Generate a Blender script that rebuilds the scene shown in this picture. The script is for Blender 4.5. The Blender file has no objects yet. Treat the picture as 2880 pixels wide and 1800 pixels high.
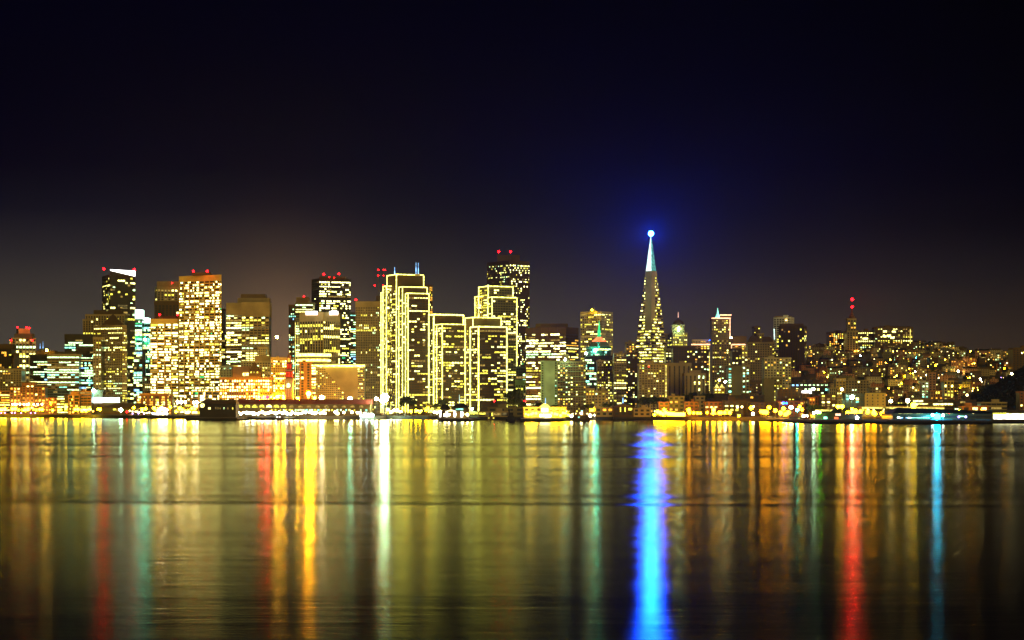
import bpy, math, random
from mathutils import Vector, Matrix

R = random.Random(11)
C = bpy.context.scene.collection
scn = bpy.context.scene
K = 5910.0          # image scale: photo pixels per radian (2880 px wide photo)
CH = 16.0           # camera height above the water
HY = 1143.0         # the horizon row of the photo
GZ = 4.0            # street level

def px(x, Y): return (x - 1440.0) / K * Y
def pz(y, Y): return CH - (y - HY) / K * Y
def lerp_tab(t, x):
    if x <= t[0][0]: return t[0][1]
    for (a, b), (c, d) in zip(t, t[1:]):
        if x <= c: return b + (d - b) * (x - a) / (c - a)
    return t[-1][1]
def sstep(t):
    t = max(0.0, min(1.0, t)); return t * t * (3 - 2 * t)

# ---------------------------------------------------------------- terrain height
SHORE = [(-3000, 1172), (0, 1174), (250, 1175), (350, 1177), (540, 1178), (1060, 1180), (1080, 1178), (1220, 1181), (1450, 1181),
         (1790, 1181.5), (2160, 1184), (2500, 1186), (6000, 1186)]
def shoreY(X):
    Y = 2700.0
    for _ in range(6): Y = CH * K / (lerp_tab(SHORE, X / Y * K + 1440) - HY)
    return Y
RIDGE = [(1700, 1160), (1900, 1100), (2000, 1050), (2150, 1006), (2300, 990), (2450, 988), (2570, 979), (2640, 985), (2705, 994), (2760, 1002), (2808, 1009),
         (2849, 1013), (2900, 1013), (3100, 1020), (3400, 1080), (3700, 1150)]
def gz(X, Y):
    xs = X / max(Y, 1) * K + 1440
    top = 16 + (1143 - lerp_tab(RIDGE, xs)) / K * 4200
    top = max(GZ, top)
    z = GZ + (top - GZ) * sstep((Y - 2650) / 1500.0)
    if Y > 4200: z = max(GZ, z * (1 - 0.25 * sstep((Y - 4200) / 3000)))
    # wooded hill on the far right, nearer than the ridge
    u = (xs - 2985) / 185.0; v = (Y - 2850) / 260.0
    z += 74 * math.exp(-u * u * 0.9 - v * v)
    return z

# ---------------------------------------------------------------- materials
def newmat(name):
    m = bpy.data.materials.new(name); m.use_nodes = True
    n = m.node_tree; n.nodes.clear()
    o = n.nodes.new('ShaderNodeOutputMaterial')
    return m, n, o
def wallmat(name, col, rough=.8, vary=.25, scale=.05):
    m, n, o = newmat(name)
    p = n.nodes.new('ShaderNodeBsdfPrincipled'); p.inputs['Roughness'].default_value = rough
    p.inputs['Specular IOR Level'].default_value = .25
    g = n.nodes.new('ShaderNodeNewGeometry'); t = n.nodes.new('ShaderNodeTexNoise'); t.inputs['Scale'].default_value = scale
    t.inputs['Detail'].default_value = 5
    n.links.new(g.outputs['Position'], t.inputs['Vector'])
    r = n.nodes.new('ShaderNodeMapRange'); r.inputs[1].default_value = .3; r.inputs[2].default_value = .7
    r.inputs[3].default_value = 1 - vary; r.inputs[4].default_value = 1 + vary
    n.links.new(t.outputs['Fac'], r.inputs[0])
    mx = n.nodes.new('ShaderNodeVectorMath'); mx.operation = 'SCALE'; mx.inputs[0].default_value = col
    n.links.new(r.outputs[0], mx.inputs['Scale']); n.links.new(mx.outputs[0], p.inputs['Base Color'])
    n.links.new(p.outputs[0], o.inputs[0])
    return m
def emat(name, col, s, vary=0.0, sample=False, scale=.22):
    m, n, o = newmat(name)
    e = n.nodes.new('ShaderNodeEmission'); e.inputs[0].default_value = (*col, 1); e.inputs[1].default_value = s
    if vary:
        g = n.nodes.new('ShaderNodeNewGeometry'); t = n.nodes.new('ShaderNodeTexNoise'); t.inputs['Scale'].default_value = scale
        t.inputs['Detail'].default_value = 2
        n.links.new(g.outputs['Position'], t.inputs['Vector'])
        r = n.nodes.new('ShaderNodeMapRange'); r.inputs[1].default_value = .35; r.inputs[2].default_value = .65
        r.inputs[3].default_value = s * (1 - vary); r.inputs[4].default_value = s * (1 + vary)
        n.links.new(t.outputs['Fac'], r.inputs[0]); n.links.new(r.outputs[0], e.inputs[1])
    n.links.new(e.outputs[0], o.inputs[0])
    m.cycles.emission_sampling = 'FRONT_BACK' if sample else 'NONE'
    return m

COL = dict(gold=(.86, .55, .10), beige=(.40, .29, .11), brown=(.13, .075, .02), dark=(.045, .035, .02), grey=(.17, .15, .10),
           pale=(.58, .47, .22), mint=(.42, .62, .34), brick=(.30, .11, .03), pink=(.50, .24, .10), white=(.72, .70, .58),
           umber=(.085, .05, .015), stone=(.28, .20, .08), teal=(.18, .22, .18), granite=(.07, .06, .035), orange=(.62, .26, .04),
           olive=(.20, .16, .05), redroof=(.20, .03, .015), quay=(.055, .042, .025), metal=(.12, .12, .12), black=(.012, .011, .010))
M = {k: wallmat(k + '_wall', v) for k, v in COL.items()}
def glassmat():
    m, n, o = newmat('dark_glass')
    p = n.nodes.new('ShaderNodeBsdfPrincipled'); p.inputs['Base Color'].default_value = (.018, .016, .010, 1)
    p.inputs['Roughness'].default_value = .3; n.links.new(p.outputs[0], o.inputs[0]); return m
M['glass'] = glassmat()
E = dict(warm=emat('lit_warm_white', (1, .95, .25), 4.1, .85, scale=.55), yellow=emat('lit_yellow', (1, .87, .09), 1.9, .8, scale=.55), warmw=emat('lit_cream', (1, .95, .36), 6.5, .85, scale=.55),
         dim=emat('lit_dim', (1, .66, .14), .42, .7, scale=.55), green=emat('lit_green_white', (.62, 1, .46), 3.0, .85, scale=.55), faint=emat('lit_faint', (1, .75, .25), .13, .8, scale=.55),
         cyan=emat('lit_cyan', (.30, 1, .72), 2.3, .6), amber=emat('lit_amber', (1, .48, .05), 1.8, .7, scale=.5),
         orange=emat('lit_orange', (1, .38, .03), 2.6, .5), emerald=emat('lit_emerald', (.05, .9, .25), 1.2, .5),
         blueish=emat('lit_blue', (.25, .55, 1), 2.5, .5), pinkish=emat('lit_pink', (1, .55, .35), 2.6, .4),
         white=emat('lit_white', (1, .95, .85), 4, .4),
         outline=emat('outline_bulbs', (1, .97, .17), 5.0, .55, scale=.35), outline_soft=emat('outline_soft', (1, .80, .16), 1.5, .6, scale=.4),
         red_lit=emat('red_lit_glow', (1, .16, .05), 2.6, .3), pink_line=emat('pink_string', (1, .50, .25), 3.0, .3),
         white_crown=emat('white_crown_panel', (1, .98, .95), 5), mint_panel=emat('mint_panel', (.62, 1, .80), 7), red_glow=emat('red_glow', (1, .04, .008), 1.3, .6, scale=.8),
         spire=emat('spire_lit_glow', (.72, 1, .88), 2.0, .25, scale=.2), spire_dim=emat('spire_shaded_glow', (.15, .6, .45), .6, .5, scale=.3), violet=emat('violet_line', (.6, .15, 1), 2.5))
L = {}
def lampmat(name, col, s): L[name] = emat('lamp_' + name, col, s, 0, True)
lampmat('amber', (1, .38, .0026), 125); lampmat('gold', (1, .62, .005), 115); lampmat('white', (1, .82, .36), 80); lampmat('bluewhite', (.62, .85, 1), 100)
lampmat('mint', (.50, 1, .70), 130); lampmat('red', (1, .0005, .0012), 330); lampmat('redsmall', (1, .002, .004), 40); lampmat('cyan', (.0012, .50, 1), 450)
lampmat('beacon', (.04, .35, 1), 60); lampmat('flood_orange', (1, .42, .0012), 900); lampmat('flood_blaze', (1, .36, .0006), 3200); lampmat('flood_white', (1, .80, .50), 240); lampmat('flood_mint', (.25, 1, .75), 220)
lampmat('flood_big', (.55, 1, .72), 330); lampmat('teal', (.03, .80, .62), 260); lampmat('purple', (.35, .20, 1), 20); lampmat('green', (.10, 1, .02), 150)
lampmat('small', (1, .72, .25), 14); lampmat('small_orange', (1, .40, .03), 22); lampmat('star', (1, .55, .05), 260); lampmat('blue', (.003, .04, 1), 80)
lampmat('tiny', (1, .45, .02), 120)

PALS = dict(office=[('warm', .36), ('yellow', .22), ('green', .12), ('dim', .18), ('faint', .12)],
            gold=[('warmw', .46), ('warm', .22), ('yellow', .12), ('dim', .11), ('faint', .04), ('green', .04), ('emerald', .01)],
            cool=[('green', .42), ('cyan', .24), ('warm', .12), ('blueish', .03), ('dim', .10), ('faint', .09)],
            home=[('yellow', .27), ('warm', .20), ('dim', .24), ('faint', .12), ('amber', .12), ('green', .05)],
            amber=[('amber', .45), ('orange', .20), ('yellow', .25), ('warm', .10)],
            yellow=[('yellow', .36), ('warm', .32), ('dim', .20), ('faint', .12)],
            deco=[('warmw', .5), ('warm', .2), ('yellow', .2), ('orange', .1)],
            green=[('green', .4), ('emerald', .22), ('cyan', .3), ('warm', .08)])
def pick(pal):
    t = R.random(); a = 0
    for k, w in PALS[pal]:
        a += w
        if t < a: return k
    return PALS[pal][0][0]

# ---------------------------------------------------------------- mesh helpers
class MB:
    def __init__(s): s.v = []; s.f = []; s.m = []
    def poly(s, pts, mi=0):
        b = len(s.v); s.v += [tuple(p) for p in pts]; s.f.append(tuple(range(b, b + len(pts)))); s.m.append(mi)
    def hexa(s, q, mi=0):      # q: 4 bottom points ccw, then 4 top
        b = len(s.v); s.v += [tuple(p) for p in q]
        for f in ((3, 2, 1, 0), (4, 5, 6, 7), (0, 1, 5, 4), (1, 2, 6, 5), (2, 3, 7, 6), (3, 0, 4, 7)):
            s.f.append(tuple(b + i for i in f)); s.m.append(mi)
    def box(s, x0, x1, y0, y1, z0, z1, mi=0):
        s.hexa([(x0, y0, z0), (x1, y0, z0), (x1, y1, z0), (x0, y1, z0), (x0, y0, z1), (x1, y0, z1), (x1, y1, z1), (x0, y1, z1)], mi)
    def obox(s, O, d, n, u0, u1, w0, w1, z0, z1, mi=0):   # along face dir d, outward normal n (w = out of the face)
        def p(u, w, z): return (O[0] + d[0] * u + n[0] * w, O[1] + d[1] * u + n[1] * w, z)
        s.hexa([p(u0, w1, z0), p(u1, w1, z0), p(u1, w0, z0), p(u0, w0, z0), p(u0, w1, z1), p(u1, w1, z1), p(u1, w0, z1), p(u0, w0, z1)], mi)
    def tube(s, a, b, r0, r1=None, n=8, mi=0, cap=True):
        a = Vector(a); b = Vector(b); r1 = r0 if r1 is None else r1
        w = (b - a).normalized(); u = w.orthogonal().normalized(); v = w.cross(u)
        k = len(s.v)
        for c, r in ((a, r0), (b, r1)):
            for i in range(n):
                t = 2 * math.pi * i / n
                s.v.append(tuple(c + u * (r * math.cos(t)) + v * (r * math.sin(t))))
        for i in range(n):
            j = (i + 1) % n; s.f.append((k + i, k + j, k + n + j, k + n + i)); s.m.append(mi)
        if cap:
            s.f.append(tuple(k + i for i in reversed(range(n)))); s.m.append(mi)
            s.f.append(tuple(k + n + i for i in range(n))); s.m.append(mi)
    def lathe(s, c, prof, n=12, mi=0):   # prof: [(r, z)...]
        k = len(s.v)
        for r, z in prof:
            for i in range(n):
                t = 2 * math.pi * i / n; s.v.append((c[0] + r * math.cos(t), c[1] + r * math.sin(t), c[2] + z))
        for a in range(len(prof) - 1):
            for i in range(n):
                j = (i + 1) % n; s.f.append((k + a * n + i, k + a * n + j, k + (a + 1) * n + j, k + (a + 1) * n + i)); s.m.append(mi)
        s.f.append(tuple(k + i for i in reversed(range(n)))); s.m.append(mi)
        e = k + (len(prof) - 1) * n; s.f.append(tuple(e + i for i in range(n))); s.m.append(mi)
    def mesh(s, name, mats, off=(0, 0, 0)):
        me = bpy.data.meshes.new(name)
        me.from_pydata([(v[0] - off[0], v[1] - off[1], v[2] - off[2]) for v in s.v], [], s.f)
        for m in (mats if isinstance(mats, (list, tuple)) else [mats]): me.materials.append(m)
        if isinstance(mats, (list, tuple)) and len(mats) > 1: me.polygons.foreach_set('material_index', s.m)
        me.update(); return me
def link(name, data, parent=None, loc=None):
    o = bpy.data.objects.new(name, data); C.objects.link(o)
    if parent is not None: o.parent = parent
    if loc is not None: o.location = loc
    return o
def thing(name, label, cat, loc, group=None):
    o = link(name, None, None, loc); o['label'] = label; o['category'] = cat
    if group: o['group'] = group
    return o
def part(root, name, mb, mats):     # mb in world coordinates, root unrotated
    return link(name, mb.mesh(name, mats, root.location), root)
def struct(name, mb, mats, kind='structure'):
    o = link(name, mb.mesh(name, mats)); o['kind'] = kind; return o
def clone(o, parent=None, loc=None):
    c = o.copy(); C.objects.link(c)
    if parent is not None: c.parent = parent
    if loc is not None: c.location = loc
    for ch in list(o.children): clone(ch, c)
    return c
def ico(sub=1):
    import bmesh
    bm = bmesh.new(); bmesh.ops.create_icosphere(bm, subdivisions=sub, radius=1.0); me = bpy.data.meshes.new('globe'); bm.to_mesh(me); bm.free(); return me
_ico = {}
def globe_mesh(mat, sub=2):
    k = (mat.name, sub)
    if k not in _ico:
        me = ico(sub); me.materials.append(mat); me.name = 'globe_' + mat.name
        for p in me.polygons: p.use_smooth = True
        _ico[k] = me
    return _ico[k]
def globe(root, name, world, r, mat, sub=2):
    o = link(name, globe_mesh(mat, sub), root, Vector(world) - Vector(root.location)); o.scale = (r, r, r); return o
_cube = {}
def cube_mesh(key):
    if key not in _cube:
        mb = MB(); mb.box(-.5, .5, -.5, .5, -.5, .5); _cube[key] = mb.mesh('lit_window_' + key, E[key])
    return _cube[key]

# ---------------------------------------------------------------- building kit
STY = dict(
    grid=dict(fh=4.0, bw=9.0, pf=.12, sp=.20, sub=4), ribbon=dict(fh=3.9, bw=6, pf=.05, sp=.48), vert=dict(fh=3.9, bw=3.2, pf=.42, sp=.22),
    punch=dict(fh=3.6, bw=4.2, pf=.45, sp=.45), glass=dict(fh=3.9, bw=3.0, pf=.10, sp=.15), fine=dict(fh=3.9, bw=2.4, pf=.45, sp=.30),
    home=dict(fh=3.1, bw=3.6, pf=.45, sp=.5))
class Bld:
    def __init__(s, name, label, cat, xpx, Y, base=None, group=None):
        X = px(xpx, Y); s.base = gz(X, Y) if base is None else base
        s.root = thing(name, label, cat, (X, Y, s.base), group); s.win = []; s.Y = Y
    def frame(s, xl, xc, xr, Y, ang, depth):
        a = math.radians(ang); c, si = math.cos(a), math.sin(a)
        f = (c, si); g = (-si, c)
        rl, rc, rr = ((t - 1440) / K for t in (xl, xc, xr))
        if ang > 0:       # left side visible, corner = front-left
            A = (rc * Y, Y); W = (rr * A[1] - A[0]) / (c - rr * si); D = (rl * A[1] - A[0]) / (-si - rl * c)
        elif ang < 0:     # right side visible, corner = front-right
            Cn = (rc * Y, Y); W = -(rl * Cn[1] - Cn[0]) / (c - rl * si); D = (rr * Cn[1] - Cn[0]) / (-si - rr * c)
            A = (Cn[0] - W * f[0], Cn[1] - W * f[1])
        else:
            A = (rl * Y, Y); W = (rr - rl) * Y; D = depth
        return A, f, g, W, D
    def block(s, x, ytop, style='punch', wall='beige', pal='office', p=.3, full=.12, ang=None, Y=None, z0=None, cap=3.0, depth=32,
              merge=True, name='wall', frame_name='facade_frame', mech=0, windows=True, side=None, outline=None, blank_side=False, rows=None, ytopb=None, over=None, glass='glass', skipbase=0):
        Y = Y or s.Y
        xl, xc, xr = x if len(x) == 3 else (x[0], x[0], x[1])
        if ang is None: ang = 0 if len(x) == 2 else 28
        A, f, g, W, D = s.frame(xl, xc, xr, Y, ang, depth)
        z0 = s.base if z0 is None else z0
        z1 = pz(ytop, Y)
        st = dict(STY[style]);
        if over: st.update(over)
        b = MB(); b.obox(A, f, (-g[0], -g[1]), 0, W, -D, 0, z0 - (3 if z0 == s.base else 0), z1)
        part(s.root, name, b, M[glass] if windows else M[wall])
        s.last = dict(A=A, f=f, g=g, W=W, D=D, z0=z0, z1=z1, Y=Y, ang=ang)
        if windows:
            fm = MB()
            faces = [(A, f, (-g[0], -g[1]), W, True)]
            B2 = (A[0] + f[0] * W, A[1] + f[1] * W)
            O = (A[0] + g[0] * D, A[1] + g[1] * D)
            lf = (O, (-g[0], -g[1]), (-f[0], -f[1]), D, ang > 0)
            rf = (B2, g, f, D, ang < 0)
            for fc, key in ((faces[0], 'f'), (lf, 'l'), (rf, 'r')):
                Of, d, n, Ln, vis = fc
                blank = (not vis) or (blank_side and key != 'f')
                pp = dict(p=p, full=full, pal=pal); 
                if key != 'f' and side: pp.update(side)
                s.face(fm, Of, d, n, Ln, z0, z1, st, cap, mech, merge, blank, skipbase=skipbase, seen=vis, **pp)
            part(s.root, frame_name, fm, M[wall])
            if W > 16 and z0 == s.base and cap < 8 and R.random() < .55:      # plant room and whip aerials on the roof
                n_ = (-g[0], -g[1]); u = W * R.uniform(.15, .6); w_ = W * R.uniform(.12, .3); h_ = R.uniform(2, 4.5); dd = min(D, 14)
                gm_ = MB(); gm_.obox(A, f, n_, u, u + w_, -dd * .8, -dd * .3, z1 + .02, z1 + h_); part(s.root, 'plant_room', gm_, M[wall])
                if R.random() < .6:
                    gm_ = MB(); c_ = (A[0] + f[0] * (u - 2) + g[0] * dd * .5, A[1] + f[1] * (u - 2) + g[1] * dd * .5); gm_.tube((c_[0], c_[1], z1), (c_[0], c_[1], z1 + R.uniform(5, 10)), .22, .08, 5); part(s.root, 'aerial', gm_, M['metal'])
        return s
    def face(s, fm, O, d, n, Ln, z0, z1, st, cap, mech, merge, blank, p, full, pal, skipbase=0, seen=True, runs=None):
        H = z1 - z0 - cap
        nf = max(1, round(H / st['fh'])); fh = H / nf
        nc = max(1, round(Ln / st['bw'])); bw = Ln / nc; pw = st['pf'] * bw; sh = st['sp'] * fh
        fm.obox(O, d, n, 0, Ln, 0, .55, z1 - cap, z1 + .25)
        if blank:
            if not seen: return
            fm.obox(O, d, n, 0, Ln, 0, .45, z0, z1 - cap); return
        for k in range(nc + 1):
            u = k * bw; fm.obox(O, d, n, max(0, u - pw / 2), min(Ln, u + pw / 2), 0, .5, z0, z1 - cap)
        for i in range(nf): fm.obox(O, d, n, 0, Ln, 0, .38, z0 + i * fh, z0 + i * fh + sh)
        ang = math.atan2(d[1], d[0])
        sub = st.get('sub', 1)
        nc *= sub; bw /= sub
        for i in range(skipbase, nf - mech):
            r = R.random()
            if r < full: q = .93; persist = .93
            elif r < full + .28: q = p * .35; persist = .5
            else: q = min(.9, p * R.uniform(.6, 1.7)); persist = .6
            j = 0
            while j < nc:
                if R.random() < q:
                    e = j + 1
                    if merge:
                        while e < nc and (sub == 1 or e % sub) and R.random() < persist * (.55 + .45 * q) : e += 1
                    k = pick(pal)
                    if (e - j) * bw > 14 and k in ('emerald', 'cyan', 'blueish', 'orange'): k = 'warm' if pal != 'cool' else 'green'
                    u0, u1 = j * bw + (pw / 2 if j % sub == 0 else .15), e * bw - (pw / 2 if e % sub == 0 else .15)
                    zz0 = z0 + i * fh + sh; zz1 = z0 + (i + 1) * fh
                    if R.random() < .3: zz0 += (zz1 - zz0) * R.uniform(.1, .5)
                    uc = (u0 + u1) / 2
                    s.win.append(((O[0] + d[0] * uc + n[0] * .1, O[1] + d[1] * uc + n[1] * .1, (zz0 + zz1) / 2), (u1 - u0, .2, zz1 - zz0 - .06), ang, k))
                    j = e + (1 if merge and R.random() < .5 else 0)
                    if not merge: j = e
                else: j += 1
    def done(s, cap=100):
        w = sorted(s.win, key=lambda t: -t[1][0] * t[1][2]); loc = Vector(s.root.location)
        for (c, dm, a, k) in w[:cap]:
            o = link('window', cube_mesh(k), s.root, Vector(c) - loc); o.rotation_euler = (0, 0, a); o.scale = dm
        rest = w[cap:]
        if rest:
            mb = MB(); keys = sorted({t[3] for t in rest})
            for (c, dm, a, k) in rest:
                d = (math.cos(a), math.sin(a)); n = (math.sin(a), -math.cos(a))
                mb.obox((c[0], c[1]), d, n, -dm[0] / 2, dm[0] / 2, -.1, .1, c[2] - dm[2] / 2, c[2] + dm[2] / 2, keys.index(k))
            o = part(s.root, 'small_windows', mb, [E[k] for k in keys]); o['kind'] = 'stuff'
        return s.root
    def plain(s, x, ytop, ybot, wall='beige', ang=None, Y=None, depth=20, name='penthouse', mat=None, z0=None):
        Y = Y or s.Y + 6
        xl, xc, xr = x if len(x) == 3 else (x[0], x[0], x[1])
        if ang is None: ang = 0 if len(x) == 2 else 28
        A, f, g, W, D = s.frame(xl, xc, xr, Y, ang, depth)
        b = MB(); b.obox(A, f, (-g[0], -g[1]), 0, W, -D, 0, pz(ybot, Y) if z0 is None else z0, pz(ytop, Y))
        o = part(s.root, name, b, mat or M[wall]); return o
    def light(s, x, y, r=1.6, kind='red', name='warning_light', Y=None, pole=0):
        Y = Y or s.Y; z = pz(y, Y)
        r *= .78 if kind in ('red', 'redsmall') else 1
        g = globe(s.root, name, (px(x, Y), Y, z), r, L[kind], 2)
        if pole:
            b = MB(); b.tube((px(x, Y), Y, z - pole), (px(x, Y), Y, z - r * .8), .3, .2, 6)
            part(s.root, 'light_post', b, M['metal'])
        return g
    def mast(s, x, ytip, ybase, r=.6, mat=None, name='mast', Y=None, r1=.15):
        Y = Y or s.Y + 5; b = MB(); b.tube((px(x, Y), Y, pz(ybase, Y)), (px(x, Y), Y, pz(ytip, Y)), r, r1, 8)
        return part(s.root, name, b, mat or M['metal'])
    def bar(s, pts, r=.7, mat='outline', name='outline_light', Y=None, dy=-1.0):    # polyline of light in px coordinates
        Y = Y or s.Y; b = MB()
        for (a, c) in zip(pts, pts[1:]):
            b.tube((px(a[0], Y), Y + dy, pz(a[1], Y)), (px(c[0], Y), Y + dy, pz(c[1], Y)), r, r, 6)
        return part(s.root, name, b, E[mat])
    def edge_lights(s, r=.58, zb=None, sides='both', mat='outline'):     # bulbs along the roof edge and corners of the last block
        q = s.last; A, f, g, W, D = q['A'], q['f'], q['g'], q['W'], q['D']
        z0 = q['z0'] + 3 if zb is None else zb; z1 = q['z1'] + .6
        o = 1.0
        def P(u, v): return (A[0] + f[0] * u + g[0] * v, A[1] + f[1] * u + g[1] * v)
        fl = P(-o, -o); fr = P(W + o, -o); bl = P(-o, D + o); br = P(W + o, D + o)
        cs = [fl, fr] + ([bl] if q['ang'] > 0 else []) + ([br] if q['ang'] < 0 else [])
        for c in cs:
            b = MB(); b.tube((c[0], c[1], z0), (c[0], c[1], z1), r, r, 6); part(s.root, 'outline_light', b, E[mat])
        pr = [(fl, fr)] + ([(bl, fl)] if q['ang'] > 0 else []) + ([(fr, br)] if q['ang'] < 0 else [])
        for a, c in pr:
            b = MB(); b.tube((*a, z1), (*c, z1), r, r, 6); part(s.root, 'outline_light', b, E[mat])

def beam(root, x, y, Y, color, energy, size=60, r=1.2, fwd=4.0):      # the lens of a beacon throws its light out over the bay
    sl = bpy.data.lights.new('beacon_beam', 'SPOT'); sl.energy = energy; sl.color = color; sl.shadow_soft_size = r; sl.spot_size = math.radians(size); sl.spot_blend = .6
    so = bpy.data.objects.new('beacon_beam', sl); C.objects.link(so); so.parent = root; p = Vector((px(x, Y), Y - fwd, pz(y, Y))); so.location = p - Vector(root.location)
    so.rotation_euler = Vector((-p.x, -p.y, -(p.z - 16))).to_track_quat('-Z', 'Y').to_euler()
def B(name, label, xpx, Y, cat='building', **k): return Bld(name, label, cat, xpx, Y, **k)
# ================================================================ LEFT GROUP (shore about 3050 m away)
b = B('office_tower', 'dark brown stepped tower cut by the left edge of the photo', 20, 3330)
b.block((-30, 32), 968, 'glass', 'umber', 'amber', .10, .02, cap=8, over=dict(bw=4)); b.block((30, 38, 54), 993, 'glass', 'umber', 'amber', .12, .03, Y=3320, ang=20, cap=5)
b.mast(14, 955, 970); b.done()
b = B('apartment_block', 'pale punched-window apartment block below the dark brown edge tower', 30, 3230)
b.block((-30, 60), 1037, 'punch', 'beige', 'home', .16, .03, depth=25); b.done()
b = B('office_tower', 'ribbed pale crown tower with four red beacons behind the brick hotel', 64, 3480)
b.block((27, 34, 101), 950, 'vert', 'pale', 'office', .30, .35, over=dict(bw=5.5, pf=.3, sp=.12), ang=20, cap=2); b.plain((46, 52, 84), 924, 952, 'pale', Y=3490, ang=20, name='crown_block')
b.plain((40, 90), 938, 951, 'grey', Y=3484)
for x, y in ((49, 920), (75, 921), (82, 923), (31, 957), (91, 957)): b.light(x, y, 1.7, 'redsmall')
b.done()
b = B('office_building', 'low dark glass office with green-white strips left of the ribbon block', 110, 3300)
b.block((84, 135), 997, 'ribbon', 'dark', 'cool', .5, .35, cap=3); b.plain((99, 155), 986, 998, 'umber', Y=3320); b.light(131, 985, 1.8, 'star', 'roof_lamp'); b.done()
b = B('office_building', 'wide beige ribbon-window office block between green-strip buildings', 175, 3240)
b.block((133, 222), 996, 'ribbon', 'beige', 'cool', .55, .25, cap=4, over=dict(sp=.5)); b.plain((155, 215), 989, 998, 'umber', Y=3255); b.done()
b = B('office_building', 'green-lit narrow office between ribbon block and pyramid-roofed tower', 242, 3260)
b.block((222, 265), 993, 'glass', 'dark', 'cool', .55, .3, over=dict(sp=.3)); b.done()
b = B('office_tower', 'dark-topped tower with three bright green-white floors near the top', 222, 3420)
b.block((182, 263), 940, 'ribbon', 'dark', 'cool', .35, .5, cap=9, over=dict(sp=.4)); b.done()
b = B('small_building', 'faint pale rooftop with two thin masts behind the amber roof lamp', 120, 3900)
b.plain((109, 129), 980, 1120, 'grey', Y=3900, name='wall', z0=GZ); b.mast(113, 966, 981, .5, E['blueish']); b.mast(121, 960, 981, .5, E['blueish']); b.done()
b = B('office_tower', 'beige slotted-window slab with dark penthouse behind the pyramid roof', 290, 3560)
b.block((240, 350), 884, 'vert', 'beige', 'office', .22, .05, over=dict(bw=4.5, pf=.45), merge=False); b.plain((263, 342), 872, 886, 'umber', Y=3570)
b.block((233, 263), 898, 'vert', 'beige', 'yellow', .2, .05, Y=3550, over=dict(bw=4.5)); b.done()
b = B('office_tower', 'brown granite tower with a dark pyramid roof', 310, 3170)
b.block((264, 344, 356), 914, 'punch', 'stone', 'office', .42, .22, ang=-30, cap=4, over=dict(bw=3.6, pf=.3, sp=.5), side=dict(p=.75, pal='yellow'))
q = b.last; mb = MB(); z = q['z1']
a = [(px(x, Y), Y, z + .3) for x, Y in ((285, 3176), (349, 3176), (349, 3215), (285, 3215))]; ap = (px(318, 3195), 3195, pz(882, 3195))
for i in range(4): mb.poly([a[i], a[(i + 1) % 4], ap])
mb.poly(a[::-1]); part(b.root, 'roof', mb, M['umber'])
b.block((262, 285), 948, 'punch', 'stone', 'office', .35, .15, Y=3160, cap=4); b.done()
# tall tower with the tilted white crown
b = B('office_tower', 'tall dark glass tower with a tilted glowing white crown', 335, 3600)
b.block((288, 310, 380), 772, 'glass', 'dark', 'office', .14, .06, ang=22, cap=5, over=dict(bw=4.2, sp=.22))
q = b.last; A, f, g, W, D = q['A'], q['f'], q['g'], q['W'], q['D']; z = q['z1']
mb = MB()
def T(u, v, zz): return (A[0] + f[0] * u + g[0] * v, A[1] + f[1] * u + g[1] * v, zz)
zt = pz(759, 3600)
mb.hexa([T(0, 0, z), T(W, 0, z), T(W, 1.2, z), T(0, 1.2, z), T(0, 0, zt), T(W, 0, zt), T(W, 1.2, zt), T(0, 1.2, zt)])
part(b.root, 'crown_screen', mb, M['dark'])
mb = MB(); mb.hexa([T(0, -.9, zt - 1.2), T(W, -.9, pz(776, 3600)), T(W, -.2, pz(776, 3600)), T(0, -.2, zt - 1.2), T(0, -.9, zt + .8), T(W, -.9, pz(760, 3600)), T(W, -.2, pz(760, 3600)), T(0, -.2, zt + .8)])
part(b.root, 'crown_panel', mb, E['white_crown'])
b.light(292, 756, 2.4, 'redsmall'); beam(b.root, 292, 756, 3600, (1, .0004, .001), 3.2e4); b.light(378, 758, 2.6, 'redsmall'); b.done()
b = B('office_tower', 'slim glass tower whose bright white top box rises beside the tilted crown', 389, 3700)
b.block((379, 399), 897, 'glass', 'teal', 'green', .6, .4); b.plain((379, 398), 871, 897, name='lit_crown', mat=E['mint_panel'], Y=3700, depth=25); b.done()
b = B('office_tower', 'narrow green glass tower with a small white cap left of the gold pair', 409, 3720)
b.block((397, 424), 909, 'glass', 'teal', 'green', .5, .25); b.plain((398, 416), 894, 908, name='lit_crown', mat=E['mint_panel'], Y=3720, depth=25)
b.light(408, 955, 2.4, 'teal', 'floodlight', Y=3690); b.done()
b = B('office_building', 'slim green-windowed office squeezed between tilted-crown tower and gold slab', 388, 3330)
b.block((376, 400), 985, 'glass', 'teal', 'cool', .65, .3, over=dict(bw=4)); b.done()
b = B('office_building', 'pale slotted office block beside the short gold tower', 414, 3300)
b.block((402, 423), 1060, 'vert', 'pale', 'office', .3, .1); b.done()
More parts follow.
